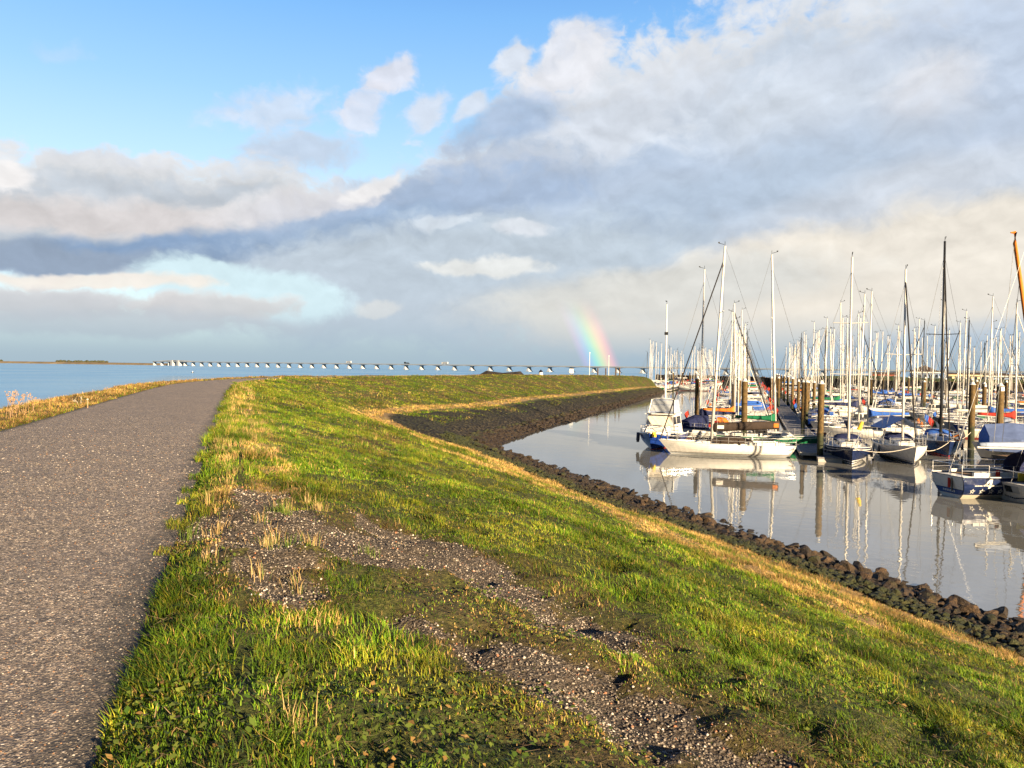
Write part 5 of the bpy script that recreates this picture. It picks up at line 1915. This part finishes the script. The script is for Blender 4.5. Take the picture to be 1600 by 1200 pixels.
b = MB(); b.tube([(x, -y - .18, z - .75), (x, -y - .18, z - .6), (x, -y - .14, z + .05)], .15, 8); b.build('fender', MT['fender_dark'], mc, True)
b = MB(); b.tube([(L / 2 - .5, 0, H.sheer(.95) + .1), (L / 2 + .25, 0, H.sheer(1) + .05)], .05, 5); b.build('anchor', MT['steel'], mc)

# long white racing yacht lying across
s_ = on_plane(1243, 716.5); e_ = on_plane(1046, 711)
hd = heading(e_[0] - s_[0], e_[1] - s_[1]); Lw = math.hypot(e_[0] - s_[0], e_[1] - s_[1])
LR = Lw + .9
ry = empty('racing_yacht', ((s_[0] + e_[0]) / 2 - .15, (s_[1] + e_[1]) / 2 + 1.2, 0), hd, 'long white racing yacht lying broadside with dark brown boom cover and dark forestay', 'sailing yacht')
HR = Hull(LR, 2.75, 1.08, .86, stern=.62, rake=1.25, trake=.62, full=2.1, vee=1.6, sag=.05)
sailboat(ry, L=LR, B=2.75, mast_h=16.0, hull='white', stripe='grey', cover=None, hood=None, rig=.013, mast_r=.12, spreaders=(.36, .66), furl='dark', H=HR, fender=False, cabin_h=.22, mast_u=.605, mast_rake=.62, detail=1)
mxr = -LR / 2 + LR * .605
b = MB(); rings = []
for i in range(12):
    f = i / 11; c = Vector((mxr - .1 - f * 4.9, .0, 2.12 + .26 * f))
    hh = .36 - .05 * f
    rings.append([c + Vector((0, .15 * math.cos(a), hh * math.sin(a))) for a in [2 * math.pi * k / 8 for k in range(8)]])
b.loft(rings); b.build('sail_cover', MT['c_brown'], ry, True)
b = MB(); b.box((mxr - .65, .165, 2.15), (.5, .012, .26)); b.build('sail_badge', MT['c_white'], ry)
b = MB(); b.box((mxr - 4.75, .16, 2.36), (.36, .012, .3)); b.build('sail_badge', MT['c_orange'], ry)
b = MB(); rings = []
for x, hh, ww in ((mxr + .35, .02, .5), (mxr - .5, .2, .75), (mxr - 1.4, .38, .85), (mxr - 2.2, .3, .85), (mxr - 3.0, .04, .8)):
    rings.append([(x, ww * math.cos(math.pi * k / 8), .98 + .16 + hh * math.sin(math.pi * k / 8) - (.18 if k in (0, 8) else 0)) for k in range(9)])
b.loft(rings, closed=False, cap=False); b.build('cabin_tarpaulin', MT['c_brown'], ry, True)
HR.band('waterline_stripe', MT['black'], ry, .16, .20, .006)

# green yacht behind its stern
p = on_plane(1205, 700)
gy = empty('sailing_yacht', (p[0] + .2, p[1] + 1.2, 0), heading(.93, -.36), 'green hulled yacht with bright green sail cover, moored beside the jetty', 'sailing yacht')
sailboat(gy, L=8.6, B=2.9, mast_h=16.4, hull='green', stripe='white', cover='c_green', hood='c_black', rig=.014, mast_r=.11, spreaders=(.42, .64), roof='white', fb=1.1, cove='white', mast_rake=.45, furl=False)

# red and blue covered boat
p = on_plane(1112, 690)
rb = empty('sailing_yacht', (p[0], p[1] + 2.5, 0), heading(-.9, .2), 'yacht under a dark blue tent with a red dodger, behind the racing yacht mast', 'sailing yacht')
sailboat(rb, L=8.4, B=2.9, mast_h=15.9, hull='white', stripe='red', cover='c_navy', hood='c_red', rig=.014, mast_r=.085, spreaders=(.5,), fb=1.1, furl=False)
b = MB(); rings = []
for x, hh in ((2.6, .5), (1.0, 1.25), (-.3, 1.3)):
    rings.append([(x, 1.15 * math.cos(math.pi * k / 8), 1.0 + hh * math.sin(math.pi * k / 8) ** .7) for k in range(9)])
b.loft(rings, closed=False, cap=False); b.build('boat_tent', MT['c_navy'], rb)

# navy yacht, bow on
p = on_plane(1331, 727)
u_ = np.array([-.34, -.94])
nb = empty('sailing_yacht', (p[0] - u_[0] * 4.3, p[1] - u_[1] * 4.3, 0), heading(*u_), 'navy blue yacht with white stripes lying bow towards the dyke', 'sailing yacht')
HN = Hull(9.2, 3.15, 1.22, 1.0, stern=.7, rake=.7, full=2.5, vee=1.9)
sailboat(nb, L=9.2, B=3.15, mast_h=15.0, hull='navy', stripe='white', cover='c_navy', hood='c_navy', rig=.013, mast_r=.10, spreaders=(.36, .64), H=HN, cove='white', furl=False)
HN.band('bow_band', MT['white'], nb, .22, .29, .007)
b = MB(); b.tube([(3.0, .3, 1.3), (3.1, .6, 2.3), (3.1, .7, 2.7)], .03, 5); b.build('buoy_pole', MT['steel'], nb)
b = MB(); b.tube([(3.1, .5, 2.4), (3.1, .62, 2.75), (3.1, .7, 3.0)], .16, 8, r2=.1); b.build('lifebuoy', MT['c_yellow'], nb)

# white yacht, bow on
p = on_plane(1429, 727)
u_ = np.array([-.26, -.965])
wb = empty('sailing_yacht', (p[0] - u_[0] * 4.4, p[1] - u_[1] * 4.4, 0), heading(*u_), 'white yacht lying bow towards the dyke under a pale blue awning', 'sailing yacht')
HW = Hull(9.6, 3.2, 1.3, 1.05, stern=.7, rake=.8, full=2.4, vee=1.9)
sailboat(wb, L=9.6, B=3.2, mast_h=14.2, hull='white', stripe='navy', cover=None, hood='c_navy', rig=.013, mast_r=.095, spreaders=(.5,), H=HW, furl='dark')
HW.band('waterline_stripe', MT['black'], wb, .17, .23, .007)
b = MB()
for sgn in (-1, 1):
    b.add([(1.2, 0, 3.15), (-3.6, 0, 3.05), (-3.8, sgn * 1.5, 2.15), (1.0, sgn * 1.35, 2.3)], [(0, 1, 2, 3) if sgn > 0 else (3, 2, 1, 0)])
    b.add([(1.2, 0, 3.12), (-3.6, 0, 3.02), (-3.8, sgn * 1.5, 2.12), (1.0, sgn * 1.35, 2.27)], [(3, 2, 1, 0) if sgn > 0 else (0, 1, 2, 3)])
b.build('awning', MT['c_sky'], wb)

# the dark-masted yacht just right of it
p = on_plane(1487, 716)
db = empty('sailing_yacht', (p[0] + 1.6, p[1] + 4.6, 0), heading(-.35, -.93), 'dark navy yacht with a black mast and mooring ropes at its bow', 'sailing yacht')
HD = Hull(9.4, 3.1, 1.25, 1.0, stern=.75, rake=.6, full=2.6, vee=1.8)
sailboat(db, L=9.4, B=3.1, mast_h=17.2, hull='navy', stripe='red', cover='c_black', hood='c_blue', rig=.016, mast_r=.12, mast='alu_dark', spreaders=(.52,), H=HD, furl='dark')
b = MB(); b.tube([(3.6, .4, 1.5), (3.65, .75, 1.7), (3.6, .9, 1.35), (3.55, .6, 1.2), (3.6, .4, 1.5)], .09, 6); b.build('lifebuoy', MT['c_orange'], db)

# navy yacht with the number four on its side, seen from the stern
p = on_plane(1486, 777)
h4 = np.array([.985, .17])
fy = empty('racing_yacht', (p[0] + h4[0] * 5.35, p[1] + h4[1] * 5.35 + .2, 0), heading(*h4), 'navy racing yacht with a white 4 and four stars on its side', 'sailing yacht')
HF = Hull(11.0, 3.0, 1.35, 1.18, stern=.76, rake=.6, trake=.35, full=2.6, vee=1.2)
sailboat(fy, L=11.0, B=3.0, mast_h=17.5, hull='navy', stripe='cream', cover='c_grey', hood=None, rig=.012, mast_r=.10, spreaders=(.4, .68), H=HF, cabin_h=.4, fender=False, deckm='white', furl=False)
HF.band('wide_waterline_stripe', MT['cream'], fy, .0, .24, .010)
# white stern panel with its dark name strip
def transom_pt(f, v, o=.012):
    x, y, z = HF.pt(0, v); return (x - o, y * f, z)
b = MB(); ring = [transom_pt(f, v, .014) for f, v in ((-.97, .98), (-.97, .8), (-.95, .55), (.95, .55), (.97, .8), (.97, .98))]
b.add(ring, [tuple(range(5, -1, -1))]); tp_ = b.build('stern_panel', MT['white'], fy)
b = MB(); b.add([transom_pt(f, v, .018) for f, v in ((-.96, .535), (-.9, .36), (.9, .36), (.96, .535))], [(3, 2, 1, 0)]); b.build('name_strip', MT['blue'], fy)
b = MB(); b.add([transom_pt(f, v, .018) for f, v in ((-.9, .34), (-.8, .21), (.8, .21), (.9, .34))], [(3, 2, 1, 0)]); b.build('stern_foot', MT['white'], fy)
b = MB()
for k in range(7):
    f = .45 - k * .13
    b.add([transom_pt(q, v, .024) for q, v in ((f, .42), (f - .08, .42), (f - .07, .49), (f + .01, .49))], [(0, 1, 2, 3)])
b.build('name_lettering', MT['white'], fy)
b = MB(); b.box((HF.pt(0, .8)[0] - .05, -.15, .78), (.05, .16, .5)); b.build('ladder', MT['c_red'], fy)
b = MB(); b.box((HF.pt(0, .8)[0] - .04, -.35, .72), (.04, .08, .7)); b.build('rudder_stock', MT['alu_dark'], fy)
# four and stars on the starboard side
def side_shape(b, pts, faces, o=.011):
    b.add([(x, -(HF.side_y(x, z) + o), z) for x, z in pts], faces)
x4 = -4.15
b = MB()
def poly4(cx, cz, s):
    out4 = [(.30, 1.0), (.62, 1.0), (.55, .42), (.72, .42), (.70, .26), (.53, .26), (.50, 0.0), (.26, 0.0), (.29, .26), (-.25, .26), (-.22, .42)]
    in4 = [(.34, .72), (.31, .42), (.0, .42)]
    return [(cx + x * s, cz + z * s) for x, z in out4], [(cx + x * s, cz + z * s) for x, z in in4]
o4, i4 = poly4(x4 - .15, .54, .62)
# strokes of the figure as quads
def S(q):
    # a slanted stroke, split along its length so that it follows the curved side
    (ax, az_), (bx, bz), (cx, cz), (dx, dz) = q
    for i in range(6):
        f, g = i / 6, (i + 1) / 6
        pts = [(ax + (dx - ax) * f, az_ + (dz - az_) * f), (bx + (cx - bx) * f, bz + (cz - bz) * f), (bx + (cx - bx) * g, bz + (cz - bz) * g), (ax + (dx - ax) * g, az_ + (dz - az_) * g)]
        side_shape(b, [(x4 - .1 + x * .52, .60 + z * .52) for x, z in pts], [(0, 1, 2, 3)], .018)


S([(.22, 0), (.48, 0), (.64, 1.0), (.40, 1.0)])
for f in range(4): S([(-.30 + f * .26, .24), (-.04 + f * .26, .24), (-.02 + f * .26, .38), (-.28 + f * .26, .38)])
S([(-.30, .26), (-.06, .26), (.60, 1.0), (.38, 1.0)])
b.build('number_four', MT['c_white'], fy)
b = MB()
for x0_, x1_ in ((-.70, -.56), (-.54, -.46), (-.44, -.30), (.30, .38), (.40, .52), (.54, .62), (.64, .76)):
    side_shape(b, [(x4 + x0_, .715), (x4 + x1_, .715), (x4 + x1_, .765), (x4 + x0_, .765)], [(0, 1, 2, 3)])
b.build('side_lettering', MT['c_white'], fy)
for k in range(4):
    o_, i_ = star(x4 - .75 + k * .50, .44, .155)
    b = MB(); side_shape(b, o_ + i_, [(j, (j + 1) % 10, 10 + (j + 1) % 10, 10 + j) for j in range(10)])
    b.build('star', MT['c_white'], fy)
b = MB(); b.box((-2.3, -1.52, 1.2), (.6, .1, .55)); b.build('side_cushion', MT['c_yellow'], fy)

# white boat whose rounded stern shows at the right edge
p = on_plane(1577, 784)
ws = empty('sailing_yacht', (p[0] + h4[0] * 4.6, p[1] + h4[1] * 4.6 - .1, 0), heading(*h4), 'white rounded stern of a yacht with navy bimini, cut by the right edge', 'sailing yacht')
HS = Hull(9.4, 3.25, 1.2, .98, stern=.84, rake=.5, trake=.6, full=2.5, vee=1.2)
sailboat(ws, L=9.4, B=3.25, mast_h=14.0, hull='white', stripe='white', cover='c_navy', hood='c_navy', rig=.012, mast_r=.1, spreaders=(.5,), H=HS, fender=False, furl=False)
def ts2(f, v, o): x, y, z = HS.pt(0, v); return (x - o, y * f, z)
b = MB(); b.add([ts2(f, v, .012) for f, v in ((-.35, .62), (-.35, .9), (.35, .9), (.35, .62))], [(0, 1, 2, 3)]); b.build('stern_opening', MT['grey'], ws)
b = MB(); b.add([ts2(f, v, .02) for f, v in ((-.02, .64), (-.02, .88), (.3, .88), (.3, .64))], [(0, 1, 2, 3)]); b.build('stern_locker', MT['glass'], ws)
b = MB()
for k in range(9): b.add([ts2(f, v, .014) for f, v in ((.5 - k * .115, .38 + .05 * abs(k - 4) * .3), (.41 - k * .115, .38 + .05 * abs(k - 3.5) * .3), (.41 - k * .115, .43 + .05 * abs(k - 3.5) * .3), (.5 - k * .115, .43 + .05 * abs(k - 4) * .3))], [(0, 1, 2, 3)])
b.build('stern_stripe', MT['navy'], ws)
b = MB(); rings = []
for x, hh in ((-2.0, 1.45), (-3.2, 1.75), (-4.0, 1.5)):
    rings.append([(x, 1.25 * math.cos(math.pi * k / 8), 1.0 + hh * math.sin(math.pi * k / 8) ** .5) for k in range(9)])
b.loft(rings, closed=False, cap=False); b.build('bimini', MT['c_navy'], ws, True)
b = MB(); b.tube([(-4.55, .9, .75), (-4.55, .9, 1.5)], .1, 7); b.build('outboard_bracket', MT['c_red'], ws)

# boat under a big blue-grey tent
p = on_plane(1566, 728)
tb = empty('covered_boat', (p[0] + 5.5, p[1] + 3.0, 0), heading(-.96, .28), 'boat under a large ridge tent of blue and grey tarpaulin near the right edge', 'covered boat')
H = Hull(10.5, 3.6, 1.3, 1.1, stern=.85); h_ = H.build(MT['white'], tb); H.band('boot_stripe', MT['navy'], h_, .03, .14); H.deck(MT['deck'], tb)
b = MB(); rings = []
for x in (4.4, 2.5, .5, -1.5, -3.5, -5.0):
    sg = .08 * math.sin(x * 1.7)
    w_ = 1.85 if x < 3 else 1.3
    rings.append([(x, -w_ - .05, .75), (x, -w_, 1.75 + sg), (x, -w_ * .5, 2.22), (x, 0, 2.72 - sg), (x, w_ * .5, 2.22), (x, w_, 1.75 + sg), (x, w_ + .05, .75)])
b.loft(rings, closed=False, cap=False); tn = b.build('tent', MT['c_tent'], tb)
b = MB(); b.add([(q[0] + .01, q[1], q[2]) for q in rings[0]], [tuple(range(7))]); b.build('tent_end', MT['c_blue'], tb)
b = MB(); b.tube([(.5, 0, 2.4), (.3, 0, 13.4)], .12, 8, r2=.09); m_ = b.build('mast', MT['alu'], tb)
b = MB(); b.tube([(.4, 0, 8.8), (.3, 1.3, 8.85)], .035, 4); b.tube([(.4, 0, 8.8), (.3, -1.3, 8.85)], .035, 4); b.build('spreader', MT['alu'], m_)
b = MB(); b.tube([(.3, 0, 13.3), (5.0, 0, 1.4)], .016, 3); b.tube([(.3, 0, 13.3), (-5.0, 0, 1.2)], .016, 3)
for sgn in (-1, 1): b.tube([(.3, 0, 13.0), (.3, sgn * 1.3, 8.85), (.2, sgn * 1.8, 1.2)], .014, 3)
b.build('rigging', MT['wire'], tb)

# traditional boat with an orange spar, mostly outside the frame
p = on_plane(1640, 740)
ob = empty('barge', (p[0] + 2.0, p[1] + 1.0, 0), heading(.9, .3), 'traditional boat outside the right edge whose orange varnished spar leans into view', 'sailing barge')
H = Hull(10.0, 3.6, 1.3, 1.1, stern=.9, full=3.2); h_ = H.build(MT['black'], ob); H.band('boot_stripe', MT['white'], h_, .03, .14); H.deck(MT['teak'], ob)
b = MB(); cab_loft(b, -2.5, 1.5, 1.2, 1.1, 1.0, 1.75, .2, .1, .9, .05); b.build('cabin', MT['teak'], ob)
P0 = Vector(at_depth(1583.5, 364.5, p[1] + 1.0)); P1 = Vector(at_depth(1611, 560, p[1] + 1.0))
inv = Matrix.Translation(ob.location) @ Matrix.Rotation(ob.rotation_euler[2], 4, 'Z'); inv.invert()
foot = Vector((P1.x + (P1.x - P0.x) * .5, P1.y, 1.4))
pts = [inv @ q for q in (foot, P1, P0.lerp(P1, .35) + Vector((.02, 0, 0)), P0.lerp(P1, .08), P0 + Vector((.12, 0, .06)))]
tip = inv @ Vector(at_depth(1579, 363.5, p[1] + 1.0))
b = MB(); b.tube(pts, .135, 8, r2=.11); sp_ = b.build('mast', MT['c_orange'], ob, True)
b = MB(); b.tube([pts[-1], tip], .11, 6, r2=.04); b.build('mast_crook', MT['c_orange'], sp_)
b = MB(); b.tube([pts[-1], inv @ Vector((foot.x - 3.4, foot.y - .5, 1.3))], .018, 3); b.tube([pts[2], inv @ Vector((foot.x - 2.2, foot.y + .5, 1.3))], .018, 3); b.build('rigging', MT['wire'], ob)


# ====================================================================== jetties, piles, and the rows of moored boats
JD = np.array([.30, .954]); JN = np.array([.954, -.30])
JA = np.array([22.6, 56.9])


def jpos(base, t, s): q = base + JD * t + JN * s; return float(q[0]), float(q[1])


def jetty(base, t0, t1, label):
    x0, y0 = jpos(base, t0, 0); x1, y1 = jpos(base, t1, 0)
    o = empty('jetty', (x0, y0, 0), math.atan2(JD[1], JD[0]), label, 'jetty', 'floating jetties of the marina')
    L_ = t1 - t0
    b = MB(); b.box((L_ / 2, 0, .42), (L_, 2.0, .08)); b.build('deck_planks', MT['dock'], o)
    b = MB()
    for sgn in (-1, 1): b.box((L_ / 2, sgn * 1.06, .36), (L_, .1, .22))
    b.box((-.07, 0, .36), (.1, 2.2, .22)); b.build('fascia', MT['dockside'], o)
    b = MB()
    k = 1.5
    while k < L_: b.box((k, 0, .0), (2.2, 1.7, .66)); k += 4.2
    b.build('float', MT['rubber'], o)
    return o


def pile(x, y, h, r, label, group):
    o = empty('mooring_pile', (x, y, 0), 0, label, 'pile', group)
    b = MB(); b.tube([(0, 0, -1.5), (0, 0, h)], r, 14); b.build('shaft', MT['pile'], o, False)
    b = MB(); b.tube([(0, 0, h), (0, 0, h + .06), (0, 0, h + .26)], r + .04, 14, r2=.1); b.build('cap', MT['cap'], o)
    b = MB(); b.box((0, -r - .02, h - .22), (.0 + r * 1.0, .03, .3)); b.build('number_board', MT['cap'], o) if r > .26 else None
    return o


jetty(JA, 0, 20, 'near grey planked end of the main floating jetty, beside the white racing yacht stern')
jetty(JA, 20.1, 215, 'long far stretch of the main floating jetty between two rows of yachts')
JB = JA + JN * 26.5; JZ = JA - JN * 28
jetty(JB, 30, 165, 'second floating jetty, between rows of yachts on the right')
JC = JA + JN * 53
jetty(JC, 104, 152, 'third floating jetty, far right before the timber breakwater')
jetty(JZ, 160, 290, 'distant floating jetty near the tip of the mole')
# small front platform under the first pile
o = empty('pontoon', (JA[0] + .55, JA[1] - 1.1, 0), math.atan2(JD[1], JD[0]), 'small square yellowish pontoon holding the nearest pile at the jetty end', 'pontoon')
b = MB(); b.box((0, 0, .3), (1.9, 1.7, .1)); b.build('deck_planks', MT['dock'], o)
b = MB(); b.box((0, 0, .1), (1.8, 1.6, .28)); b.build('float', MT['dockside'], o)


def pile_px(px, ybase, ytop, r, label, Y=None):
    p = on_plane(px, ybase) if Y is None else at_depth(px, 600, Y)
    top = at_depth(px, ytop, p[1])
    return pile(p[0], p[1], top[2], r, label, 'steel mooring piles of the marina')


pile_px(1088, 682, 592, .20, 'brown pile with white top standing alone left of the racing yacht mast')
pile_px(1145, 672, 600, .17, 'leftmost pile of the cluster of three behind the racing yacht boom')
pile_px(1153.5, 660, 594, .24, 'middle pile of the cluster of three behind the racing yacht boom')
pile_px(1162, 697, 596, .25, 'thick front pile rising behind the brown boom cover of the racing yacht')
pile_px(1254, 686, 597, .19, 'brown pile on the left edge of the near jetty, behind its end')
pile_px(1281, 719, 600, .22, 'tall nearest pile with white top at the end of the main jetty')
pile_px(1262.5, 657, 598, .17, 'thin far pile just right of the pile on the near jetty edge')
pile_px(1271, 657, 598, .2, 'far pile immediately left of the tall nearest pile')
pile_px(1517, 700, 601, .26, 'thick pile with white top left of the big blue tent')
pile_px(1560.5, 712, 603.5, .27, 'thick pile with white top standing in front of the big blue tent')
pile_px(1537, 655, 600, .28, 'pile with white top between the two thick piles by the tent')
pile_px(1525, 650, 596, .22, 'slender distant pile just left of the middle pile by the tent')
pile_px(1361, 640, 593, .24, 'distant pile with white top left of the red covered boat')
pile_px(1443, 650, 597, .26, 'pile with white top below the pointed roof of the harbour house')
pile_px(1205, 640, 591, .24, 'far brown pile among the mast thicket left of the green yacht mast')
pile_px(1216, 640, 591, .24, 'far brown pile just right of the green yacht mast')
pile_px(1238, 640, 592, .22, 'far dark pile left of the pile on the near jetty edge')

# ---------------------------------------------------------------------- protos for the crowd
ORD1 = ['', 'first', 'second', 'third', 'fourth', 'fifth', 'sixth', 'seventh', 'eighth', 'ninth', 'tenth', 'eleventh', 'twelfth', 'thirteenth', 'fourteenth', 'fifteenth', 'sixteenth', 'seventeenth', 'eighteenth', 'nineteenth']
TENS = {20: 'twent', 30: 'thirt', 40: 'fort', 50: 'fift'}


def ordinal(n):
    if n < 20: return ORD1[n]
    t = n // 10 * 10
    return TENS[t] + 'ieth' if n == t else TENS[t] + 'y-' + ORD1[n % 10]


rq = random.Random(11)
PROTO = []
spec = [
    ('white', 'navy', 'c_navy', 'c_navy'), ('white', 'red', 'c_white', 'c_grey'), ('white', 'blue', 'c_blue', 'c_blue'), ('navy', 'white', 'c_white', 'c_grey'),
    ('white', 'green', 'c_green', 'c_green'), ('cream', 'red', 'c_red', 'c_red'), ('white', 'navy', 'c_grey', 'c_navy'), ('blue', 'white', 'c_navy', 'c_white'),
    ('white', 'black', 'c_black', 'c_black'), ('grey', 'red', 'c_blue', 'c_grey'), ('white', 'blue', 'c_orange', 'c_orange'), ('green', 'white', 'c_white', 'c_green'),
    ('cream', 'green', 'c_white', None), ('white', 'navy', None, 'c_sky'),
]
CN = {'c_navy': 'navy', 'c_white': 'white', 'c_blue': 'bright blue', 'c_green': 'green', 'c_red': 'red', 'c_grey': 'grey', 'c_black': 'black', 'c_orange': 'orange', 'c_sky': 'pale blue', None: 'no'}
for i, (hu, st_, cv, hd_) in enumerate(spec):
    L_ = rq.uniform(8.2, 10.6)
    r0 = empty('sailing_yacht', (0, 0, 0))
    sailboat(r0, L=L_, B=L_ * .325, mast_h=rq.uniform(11.8, 15.6), hull=hu, stripe=st_, cover=cv, hood=hd_, rig=.014, mast_r=.09, detail=1, ensign=('c_red' if i % 2 == 0 else 'c_blue' if i % 5 == 1 else None),
             spreaders=(.5,) if i % 3 else (.37, .66), furl=[True, False, False, 'dark', False][i % 5], fender=(i % 3 == 0), mast='alu' if i not in (8, 11) else 'alu_dark')
    PROTO.append((r0, 'sail', f'{hu} yacht with {CN[cv]} sail cover' if cv else f'{hu} yacht with {CN[hd_]} sprayhood'))
mspec = [('white', 'navy', 'c_navy', True), ('white', 'blue', 'c_blue', False), ('navy', 'white', 'c_grey', True), ('cream', 'red', 'c_red', False), ('white', 'green', None, False)]
for hu, st_, tn, fl in mspec:
    r0 = empty('motor_boat', (0, 0, 0))
    motorboat(r0, L=rq.uniform(8, 9.6), B=3.1, hull=hu, stripe=st_, tent=tn, fly=fl, roof='white' if hu != 'cream' else 'cream', mast_h=5.2 if not fl else 0)
    PROTO.append((r0, 'motor', f'{hu} motor boat with {CN[tn]} cockpit tent' if tn else f'{hu} motor boat with open cockpit'))

used = [False] * len(PROTO)
NSAIL = len(spec)
order = []


def place(x, y, rz, where, far):
    if not order:
        a = list(range(NSAIL)) + [0, 1, 2, 3, 6, 6, 7, 8, 9, 12, 13, 13, 1, 6]; rq.shuffle(a)
        for m_i in rq.sample(range(NSAIL, len(PROTO)), 4): a.insert(rq.randrange(len(a)), m_i)
        order.extend(a)
    i = order.pop()
    r0, kd, desc = PROTO[i]
    if not used[i]:
        o = r0; used[i] = True
    else:
        o = copy_tree(r0)
    o.location = (x, y, rq.uniform(-.04, .04)); o.rotation_euler = (rq.gauss(0, .006), rq.gauss(0, .004), rz + rq.gauss(0, .02))
    s_ = rq.uniform(.88, 1.06); o.scale = (s_, s_, s_ * rq.uniform(.95, 1.05))
    tag(o, f'{desc}, {where}', 'sailing yacht' if kd == 'sail' else 'motor boat', 'boats in the rows of the marina')
    return o


ang_r = math.atan2(JN[1], JN[0]); ang_l = ang_r + math.pi
rows = [
    (JA, -1, 13.5, 226, 3.65, 'main jetty', 'left'), (JA, 1, 17.0, 226, 3.65, 'main jetty', 'right'),
    (JB, -1, 22, 175, 3.7, 'second jetty', 'left'), (JB, 1, 46, 150, 3.8, 'second jetty', 'right'),
    (JC, -1, 106, 152, 3.6, 'third jetty', 'left'), (JC, 1, 118, 146, 3.8, 'third jetty', 'right'),
    (JZ, -1, 165, 288, 5.0, 'far jetty', 'left'), (JZ, 1, 168, 288, 5.2, 'far jetty', 'right'),
]
TOT = 0
for base, sgn, t0, t1, dt, jn, sd in rows:
    n_ = 0; t_ = t0
    while t_ < t1:
        t_ += dt * rq.uniform(.9, 1.12)
        if rq.random() < .05: continue
        s_ = sgn * (1.5 + 4.9 + rq.uniform(-.2, .5))
        x, y = jpos(base, t_, s_)
        if x / y > .74: continue
        # stay clear of the singled-out boats
        if any(math.hypot(x - q.location.x, y - q.location.y) < 6.2 for q in (mc, ry, gy, rb, nb, wb, db, fy, ws, tb)): continue
        n_ += 1; TOT += 1
        stern_in = rq.random() < .6
        place(x, y, (ang_r if sgn > 0 else ang_l) if stern_in else (ang_l if sgn > 0 else ang_r), f'{ordinal(n_)} on the {sd} of the {jn}', False)
for (r0, kd, desc), u_ in zip(PROTO, used):
    if not u_:
        for ch in list(r0.children_recursive): bpy.data.objects.remove(ch)
        bpy.data.objects.remove(r0)
# piles along the jetties
for base, t0, t1, st_, nm in ((JA, 33, 200, 17, 'main jetty'), (JB, 40, 160, 17, 'second jetty'), (JZ, 165, 290, 30, 'distant mole jetty')):
    t_ = t0; n_ = 0
    while t_ < t1:
        n_ += 1
        x, y = jpos(base, t_, 1.35)
        if x / y < .74: pile(x, y, 5.2 + rq.uniform(-.2, .2), .19, f'brown mooring pile, {ordinal(n_)} along the {nm}', 'steel mooring piles of the marina')
        t_ += st_
# mooring lines of the nearest boats
def rope(name, pts, lab):
    o = empty(name, pts[0], 0, lab, 'rope', 'mooring lines of the near boats')
    a, c = Vector(pts[0]), Vector(pts[1])
    P_ = [Vector((0, 0, 0)).lerp(c - a, f) + Vector((0, 0, -pts[2] * math.sin(math.pi * f))) for f in [i / 8 for i in range(9)]]
    b = MB(); b.tube(P_, .02, 4); b.build('line', MT['rope'], o)
    b = MB(); b.tube([(0, 0, -.05), (0, 0, .06)], .05, 6); b.build('knot', MT['rope'], o)


def bow_of(root, L_, z): return root.matrix_basis @ Vector((L_ / 2 - .2, 0, z))


pA = Vector((*on_plane(1281, 719)[:2], .9)); pC = Vector((*on_plane(1517, 700)[:2], 1.4))
rope('mooring_line', (bow_of(nb, 9.2, 1.3), pA, .25), 'pale mooring line from the navy bow-on yacht to the nearest pile')
rope('mooring_line', (bow_of(wb, 9.6, 1.35), bow_of(nb, 9.2, 1.2), .35), 'pale mooring line hanging between the two bow-on yachts')
rope('mooring_line', (bow_of(db, 9.4, 1.3), pC, .3), 'pale mooring line from the dark-masted yacht to the pile by the tent')
rope('mooring_line', (bow_of(db, 9.4, 1.2), bow_of(wb, 9.6, 1.2), .4), 'slack mooring line between the white bow-on yacht and the dark-masted yacht')
print('BOATS', TOT)
